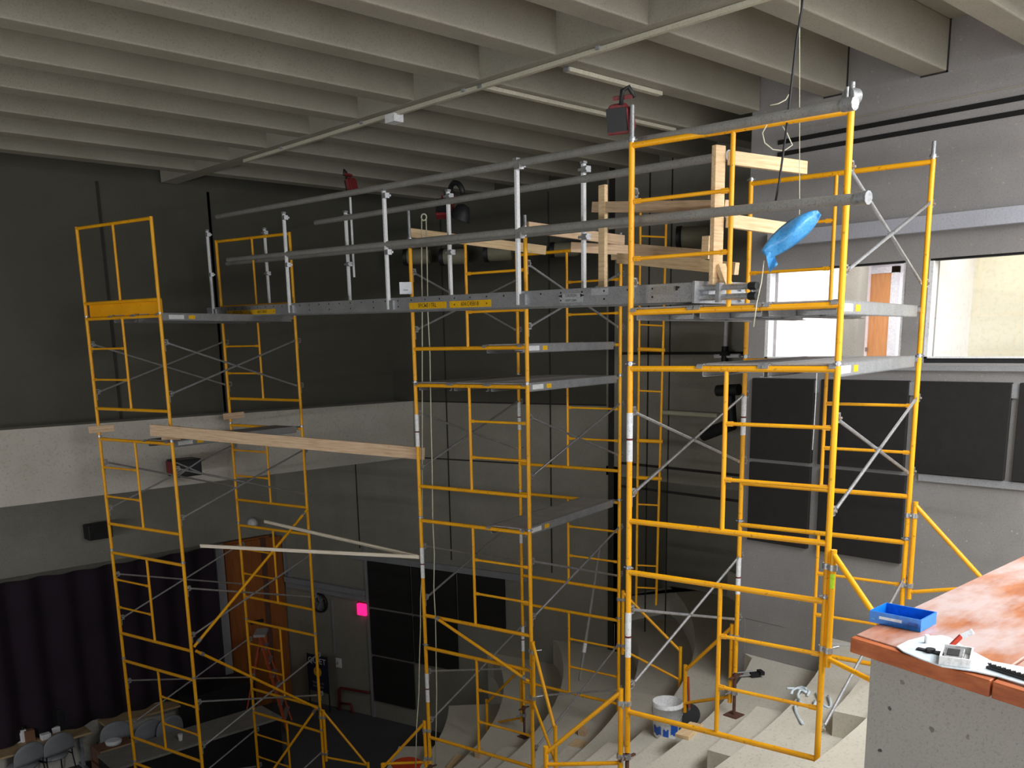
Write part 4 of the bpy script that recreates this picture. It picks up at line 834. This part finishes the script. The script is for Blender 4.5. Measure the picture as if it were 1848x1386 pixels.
a_ = onz(296, 1360, BZ); b_ = onz(462, 1308, BZ); fdir = unit(b_[0]-a_[0], b_[1]-a_[1], 0); fn = A(-fdir[1], fdir[0], 0)
t = thing('demonstration_bench', 'long grey topped demonstration bench in front of the stage tables', 'bench', (a_+b_)/2-UP*.92); a2_, b2_ = a_-fdir*.8, b_+fdir*.5
part('bench_top', MB().prism([a2_, b2_, b2_+fn*.75, a2_+fn*.75], UP*-.04), M['rail'], t, 'grey top'); part('cabinet', MB().prism([a2_+fn*.06-UP*.05, b2_+fn*.06-UP*.05, b2_+fn*.7-UP*.05, a2_+fn*.7-UP*.05], UP*-.86), M['black'], t, 'black cabinet')
q = onz(326, 1336, BZ); solo('paper_cup', MB().lathe([(.03, 0), (.042, .11), (.038, .11)], q, UP, 14), M['white'], 'white paper cup on the grey demonstration bench', 'cup')
a_ = onz(345, 1262, ZF+1.0); t = thing('lectern_cabinet', 'black lectern cabinet behind the grey demonstration bench', 'cabinet', (a_[0]+.5, a_[1]+.3, ZF)); part('body', MB().lohi((a_[0], a_[1], ZF), (a_[0]+1.3, a_[1]+.6, ZF+1.0)), M['black'], t, bevel=.01); part('top', MB().lohi((a_[0]-.03, a_[1]-.03, ZF+1.0), (a_[0]+1.33, a_[1]+.63, ZF+1.04)), M['black'], t); part('door', MB().lohi((a_[0]+.05, a_[1]-.015, ZF+.08), (a_[0]+.6, a_[1], ZF+.9)), M['panel'], t)
q = onz(118, 1318, TZ); q[1] += .1; t = thing('black_case', 'tall black case standing on the cluttered stage table', 'case', (q[0], q[1], TZ)); part('body', MB().box(q+UP*.2, (.2, .16, .4)), M['black'], t, bevel=.01); part('handle', MB().path([q+A(-.05, 0, .4), q+A(-.04, 0, .44), q+A(.04, 0, .44), q+A(.05, 0, .4)], .01), M['panel'], t)
for i, (u, v, lx, ly, lz, mt, nm, lb) in enumerate(((48, 1342, .09, .08, .22, 'white', 'spray_bottle', 'white bottle on the cluttered stage table'), (58, 1340, .16, .14, .2, 'carton', 'small_carton', 'brown carton on the cluttered stage table'), (39, 1343, .1, .1, .18, 'paper', 'paper_roll', 'pale paper roll beside the white bottle'), (87, 1337, .16, .12, .1, 'paper', 'white_box', 'small white box near the front of the cluttered table'), (104, 1324, .14, .14, .1, 'paper', 'white_bowl', 'white bowl beside the tall black case'), (75, 1326, .2, .14, .02, 'paper', 'paper_sheet', 'white paper sheet lying on the cluttered table'))):
    q = onz(u, v, TZ); q[1] += .12; o = solo(nm, MB().box(q+UP*lz/2, (lx, ly, lz)), M[mt], lb, nm.split('_')[-1], None, .01 if lz > .05 else 0)
    if nm == 'spray_bottle': part('cap', MB().tube(q+UP*lz, q+UP*(lz+.06), .02, 8), M['black'], o)
q = onz(206, 1372, ZF+.3); q[2] = ZF
for i, (dz, sx_, sy_, sz_, mt, lb) in enumerate(((0, .62, .45, .32, 'carton', 'lower brown carton of the stack on the stage floor'), (.33, .60, .42, .26, 'carton', 'upper brown carton of the stack on the stage floor'))):
    c_ = q+A(.02*i, .02*i, dz+sz_/2); o = solo('carton', MB().box(c_, (sx_, sy_, sz_)), M[mt], lb, 'box', 'stacked cartons'); part('flap', MB().box(c_+A(0, -sy_/2-.05, sz_/2+.01), (sx_, .12, .008)), M['dustedpine'], o, 'pale open flap')
q = onz(205, 1340, ZF+.62); solo('purple_packet', MB().lathe([(.02, 0), (.13, .0), (.14, .06), (.1, .07)], (q[0], q[1], ZF+.60), UP, 16), M['paper'], 'pale lilac packet on top of the carton stack', 'packet')
a_, b_ = onz(225, 1380, ZF+.35), onz(300, 1362, ZF+.35); lumber(a_, b_, .04, .04, 'pale timber lath lying by the carton stack', 'dustedpine', UP, None)
# ------------------------------------------------------------------ things on the tiers
def on_tread(u, v, it=12):
    best = None
    for (r, z), nx in zip(TIERS, TIERS[1:]+[(25, 0)]):
        q = onz(u, v, z); rr = math.hypot(q[0]-CX, q[1]-CYS)
        if r-.02 <= rr < nx[0]+.02 and (best is None or np.linalg.norm(q) < np.linalg.norm(best)): best = q
    return best if best is not None else onz(u, v, -3.7)
q = on_tread(1204, 1327); dq = R[2] @ q; rb = 27.5/FPX*dq; hb_ = .36*rb/.15
t = thing('bucket', 'white plastic bucket with blue print standing on a tier', 'bucket', q)
part('body', MB().lathe([(.02, .0), (rb*.84, .0), (rb*.88, .02), (rb*.97, hb_*.86), (rb*1.02, hb_*.87), (rb*1.02, hb_*.9), (rb*.98, hb_*.91), (rb*.99, hb_), (rb*.95, hb_), (rb*.82, .03), (.02, .025)], q, UP, 32), M['white'], t)
cv = unit(-q[0], -q[1], 0)
def bl(a0, a1, z0_, z1_, nm):
    def f(a, b):
        an = math.atan2(cv[1], cv[0])+a0+(a1-a0)*a; z = z0_+(z1_-z0_)*b+.012*math.sin(a*9); rr = rb*(.88+.09*z/hb_)+.003; return q+A(math.cos(an)*rr, math.sin(an)*rr, z)
    return part(nm, MB().grid(f, 10, 3), M['bluep'], t, 'blue print')
bl(-1.2, -.45, .05, .14, 'print'); bl(-.3, .1, .03, .12, 'print'); bl(.25, .8, .06, .2, 'print'); bl(.95, 1.3, .04, .13, 'print')
part('handle', MB().path([q+cv*0+A(-cv[1], cv[0], 0)*rb*1.02*math.cos(k*math.pi/8)+UP*(hb_*.86-.02)+cv*rb*1.03*math.sin(k*math.pi/8)-UP*.13*math.sin(k*math.pi/8) for k in range(9)], .004), M['galv'], t, 'wire handle')
q = on_tread(1243, 1300); t = thing('hand_brush', 'black pan with an orange handle behind the white bucket', 'shovel', q); dv = unit(-q[0], -q[1], 0)
part('pan', MB().lathe([(.02, 0), (.12, .0), (.125, .05), (.115, .05)], q+UP*.06, unit(dv[0]*.8, dv[1]*.8, .6), 20), M['black'], t); part('handle', MB().tube(q+UP*.12, q+UP*.52-A(.03, .0, 0), .014, 10), M['orange'], t, 'orange handle'); part('ferrule', MB().tube(q+UP*.1, q+UP*.15, .018, 10), M['steel'], t)
def block(u, v, lx, ly, lz, yaw, label, mat='pine'):
    q = on_tread(u, v); c, s = math.cos(yaw), math.sin(yaw); m = MB().box(q+UP*lz/2, (lx, ly, lz), (A(c, s, 0), A(-s, c, 0), UP)); return solo('timber_block', m, M[mat], label, 'timber block', 'timber offcuts on the tiers', .004)
block(1244, 1322, .34, .14, .038, .2, 'bright timber offcut lying beside the white bucket'); block(1035, 1352, .45, .16, .038, .3, 'bright timber offcut under the outrigger foot'); block(820, 1376, .4, .09, .038, .5, 'timber offcut lying low on the tiers behind the hoist ropes'); block(1052, 1326, .10, .10, .1, .3, 'small timber cube on the tier below the outrigger', 'dustedpine'); block(864, 1366, .09, .08, .12, .3, 'small timber cube under the lowest bar of the middle tower', 'dustedpine')
q = on_tread(1362, 1222); t = thing('clamp_tool', 'black and silver clamp tool lying on a tier by the screw jack', 'clamp', q); e = unit(.8, -.5, 0); part('jaw', MB().box(q+UP*.03, (.10, .06, .05), (e, A(-e[1], e[0], 0), UP)).box(q+UP*.05+e*.07, (.05, .1, .04), (e, A(-e[1], e[0], 0), UP)), M['black'], t); part('bar', MB().tube(q+UP*.03-e*.32, q+UP*.03, .011, 8).tube(q+UP*.05-e*.3+A(.03, .04, 0), q+UP*.05+A(.02, .04, 0), .011, 8), M['steel'], t)
q = onz(735, 1400, -5.8); t = thing('red_bucket', 'red tub at the foot of the hoist ropes', 'bucket', q); part('body', MB().lathe([(.02, 0), (.15, 0), (.19, .16), (.2, .17), (.18, .17), (.14, .02)], q, UP, 24), M['red'], t); part('rim', MB().lathe([(.2, .165), (.21, .175), (.2, .185), (.18, .18)], q, UP, 24), M['red'], t)
rs = random.Random(5); q = on_tread(1462, 1262); rg = MB()
for k in range(7):
    p0 = q+A(rs.uniform(-.25, .2), rs.uniform(-.12, .1), .015); rg.path([p0+A(.07*j*math.cos(k*.5+.3*j), .05*j*math.sin(k*.8+.4*j), .012*math.sin(j*1.3)) for j in range(6)], .013)
solo('plastic_sheeting', rg, M['sheet'], 'crumpled white plastic sheeting strips on a tier below the outrigger', 'sheeting')
# ------------------------------------------------------------------ the parapet in front
ZP = -.80; pc0 = onz(1535, 1149, ZP); pf = unit(*(onz(1848, 1246, ZP)-pc0)); pd = A(1, 0, 0)
pe = pc0+pf*1.6
wl = MB(); ins = .045
c0 = pc0+pd*ins-pf*0+pf*ins; c1 = pe+pd*ins
wl.prism([(c0[0], c0[1], -.843), (c1[0], c1[1], -.843), (c1[0]+5.2, c1[1], -.843), (c0[0]+5.2, c0[1], -.843)], (0, 0, -1.9))
struct('wall_parapet', wl, M['parapet'])
t = thing('parapet_cap', 'orange-brown wooden cap on the concrete parapet, dusted white', 'cap', (pc0[0]+1, pc0[1]-.5, -.84))
jn = pc0+pf*(np.linalg.norm(onz(1789, 1228, ZP)-pc0)); th = UP*-.042
part('cap_board', MB().prism([pc0+pf*.0+pd*.028, jn-pf*.002+pd*.028, jn-pf*.002+pd*5.2, pc0+pd*5.2], th), M['cap'], t, 'dust-streaked board', .004)
part('cap_board', MB().prism([jn+pf*.002+pd*.028, pe+pd*.028, pe+pd*5.2, jn+pf*.002+pd*5.2], th), M['cap'], t, 'dust-streaked board', .004)
part('edge_strip', MB().prism([pc0-UP*.002, jn-pf*.0025-UP*.002, jn-pf*.0025+pd*.026-UP*.002, pc0+pd*.026-UP*.002], th), M['capedge'], t, 'red-brown edge strip', .003); part('edge_strip', MB().prism([jn+pf*.0025-UP*.002, pe-UP*.002, pe+pd*.026-UP*.002, jn+pf*.0025+pd*.026-UP*.002], th), M['capedge'], t, 'red-brown edge strip', .003)
# blue tray
A0, A1, A2 = onz(1568, 1122, ZP+.001), onz(1661, 1141, ZP+.001), onz(1686, 1123, ZP+.001); ex = unit(*(A1-A0)); Lx = np.linalg.norm(A1-A0); ey = A(-ex[1], ex[0], 0); ey = ey if ey @ (A2-A1) > 0 else -ey; Ly = abs((A2-A1) @ ey)*.92; hz = .034; w_ = .004
t = thing('blue_tray', 'open bright blue carton tray near the parapet corner', 'tray', A0)
def trb(x0_, x1_, y0_, y1_, z0_, z1_): return MB().prism([A0+ex*x0_+ey*y0_+UP*z0_, A0+ex*x1_+ey*y0_+UP*z0_, A0+ex*x1_+ey*y1_+UP*z0_, A0+ex*x0_+ey*y1_+UP*z0_], UP*(z1_-z0_))
part('base', trb(0, Lx, 0, Ly, 0, w_), M['blue'], t)
for b_ in ((0, Lx, 0, w_), (0, Lx, Ly-w_, Ly), (0, w_, w_, Ly-w_), (Lx-w_, Lx, w_, Ly-w_)): part('side', trb(*b_, w_, hz), M['blue'], t)
part('label_strip', MB().box(A0+ex*Lx*.42-ey*.001+UP*.019, (Lx*.44, .001, .008), (ex, ey, UP)), M['sheet'], t, 'pale label strip'); part('label_patch', MB().box(A0+ex*Lx*.86-ey*.001+UP*.016, (Lx*.18, .001, .011), (ex, ey, UP)), M['bluep'], t); part('label_patch', MB().box(A0+ex*Lx*.08-ey*.001+UP*.012, (Lx*.08, .001, .004), (ex, ey, UP)), M['film'], t)
# plastic sheet
sp = [(1618, 1168), (1640, 1157), (1668, 1150), (1700, 1148), (1714, 1152), (1742, 1170), (1790, 1195), (1850, 1206), (1900, 1216), (1900, 1268), (1850, 1237), (1800, 1222), (1760, 1213), (1700, 1204), (1660, 1190), (1630, 1177)]
sh = MB().prism([onz(u, v, ZP+.001) for u, v in sp], UP*.003); solo('plastic_sheet', sh, M['sheet'], 'white plastic sheet spread under the small white box', 'sheet')
# small white box with a phone-like tester
B0, B1, B2 = onz(1694, 1199, ZP+.004), onz(1745, 1206, ZP+.004), onz(1678, 1168, ZP+.004); ex = unit(*(B1-B0)); Lx = np.linalg.norm(B1-B0)*1.12; ey = A(-ex[1], ex[0], 0); ey = ey if ey @ (B2-B0) > 0 else -ey; Ly = .105; hz = .022
t = thing('white_box', 'open small white box holding a grey tester on the plastic sheet', 'box', B0)
def bxb(x0_, x1_, y0_, y1_, z0_, z1_): return MB().prism([B0+ex*x0_+ey*y0_+UP*z0_, B0+ex*x1_+ey*y0_+UP*z0_, B0+ex*x1_+ey*y1_+UP*z0_, B0+ex*x0_+ey*y1_+UP*z0_], UP*(z1_-z0_))
part('base', bxb(0, Lx, 0, Ly, 0, .004), M['white'], t)
for b_ in ((0, Lx, 0, .004), (0, Lx, Ly-.004, Ly), (0, .004, .004, Ly-.004), (Lx-.004, Lx, .004, Ly-.004)): part('side', bxb(*b_, .004, hz), M['white'], t)
te = solo('tester', bxb(.008, Lx*.75, .012, Ly-.012, .005, .02), M['steel'], 'grey handheld tester lying in the small white box', 'tester', None, .003); part('screen', bxb(.014, Lx*.6, .022, Ly-.03, .02, .0215), M['black'], te)
def grip(u, v, lab, tip=True):
    q = onz(u, v, ZP+.004); t = thing('utility_blade', lab, 'blade', q); part('handle', MB().beam(q, q+A(.012, -.02, .03), .010, .012), M['red'], t, bevel=.002); part('tip', MB().beam(q+A(.010, -.02, .028), q+A(.018, -.045, .046), .005, .014), M['white'], t)
grip(1716, 1166, 'red and white utility blade standing behind the small white box')
q = onz(1672, 1160, ZP+.004); solo('white_peg', MB().tube(q, q+UP*.022, .006, 10), M['white'], 'small white peg behind the plastic sheet edge', 'peg')
q = onz(1655, 1172, ZP+.004); kt = thing('dark_pliers', 'dark pliers on the plastic sheet beside the small white box', 'pliers', q); e = unit(*(onz(1682, 1178, ZP+.004)-q)); part('jaw', MB().beam(q, q+e*.035, .014, .01).tube(q+e*.034-UP*.004, q+e*.034+UP*.01, .012, 10), M['black'], kt); part('grip', MB().beam(q+e*.035, q+e*.075+A(.01, .012, 0), .01, .01).beam(q+e*.035, q+e*.075-A(.01, .012, 0), .01, .01), M['black'], kt)
a_, b_ = onz(1782, 1204, ZP+.006), onz(1870, 1232, ZP+.006); t = thing('black_wire_brush', 'long black wire brush on the parapet edge', 'brush', (a_+b_)/2); part('back', MB().beam(a_, b_, .012, .008), M['black'], t); bm = MB()
for k in range(26): c_ = a_+(b_-a_)*(.1+.034*k); bm.beam(c_, c_+A(.004*math.sin(k*2.1), .010, .012), .003, .003)
part('bristles', bm, M['ink'], t)

# ------------------------------------------------------------------ lights
w = bpy.data.worlds.new('world'); SC.world = w; w.use_nodes = True
bg = w.node_tree.nodes['Background']; bg.inputs[0].default_value = (.93, .97, 1, 1); bg.inputs[1].default_value = .27
def area(name, loc, aim, sx, sy, e, c):
    l = bpy.data.lights.new(name, 'AREA'); l.shape = 'RECTANGLE'; l.size = sx; l.size_y = sy; l.energy = e; l.color = c
    o = bpy.data.objects.new(name, l); COL.objects.link(o); o.location = tuple(loc)
    d = A(*aim)-A(*loc)
    from mathutils import Vector
    o.rotation_euler = Vector(tuple(d)).to_track_quat('-Z', 'Y').to_euler(); return o
area('daylight_from_entry', (4.0, -3.8, .2), (4.5, 4, -.8), 9, 3.6, 430, (.97, .98, 1))
area('added_far_side_fill', (-8.6, 4.5, -3.4), (6, 7, -5.2), 8, 3.4, 2100, (.97, .98, 1))  # unseen area light added low at the far side to lift alcove and stage
area('added_tread_fill', (5.8, -.5, 2.25), (5.6, .6, -3.5), 6, 2.4, 640, (.98, .99, 1))  # unseen overhead area light added to brighten the treads and cap
area('booth_lamp', (10.6, 5.0, 1.0), (10.6, 5.0, -1), 1.6, 1.4, 45, (1, .97, .95))
area('office_lamp', (10.0, 2.6, 1.0), (10.0, 2.6, -1), .5, 2.6, 16, (1, .97, .88))
SC.view_settings.view_transform = 'Standard'; SC.view_settings.look = 'None'; SC.view_settings.gamma = 1; SC.view_settings.exposure = 0
for o in list(bpy.data.objects):
    if o.parent is None: o.location.z += Z0
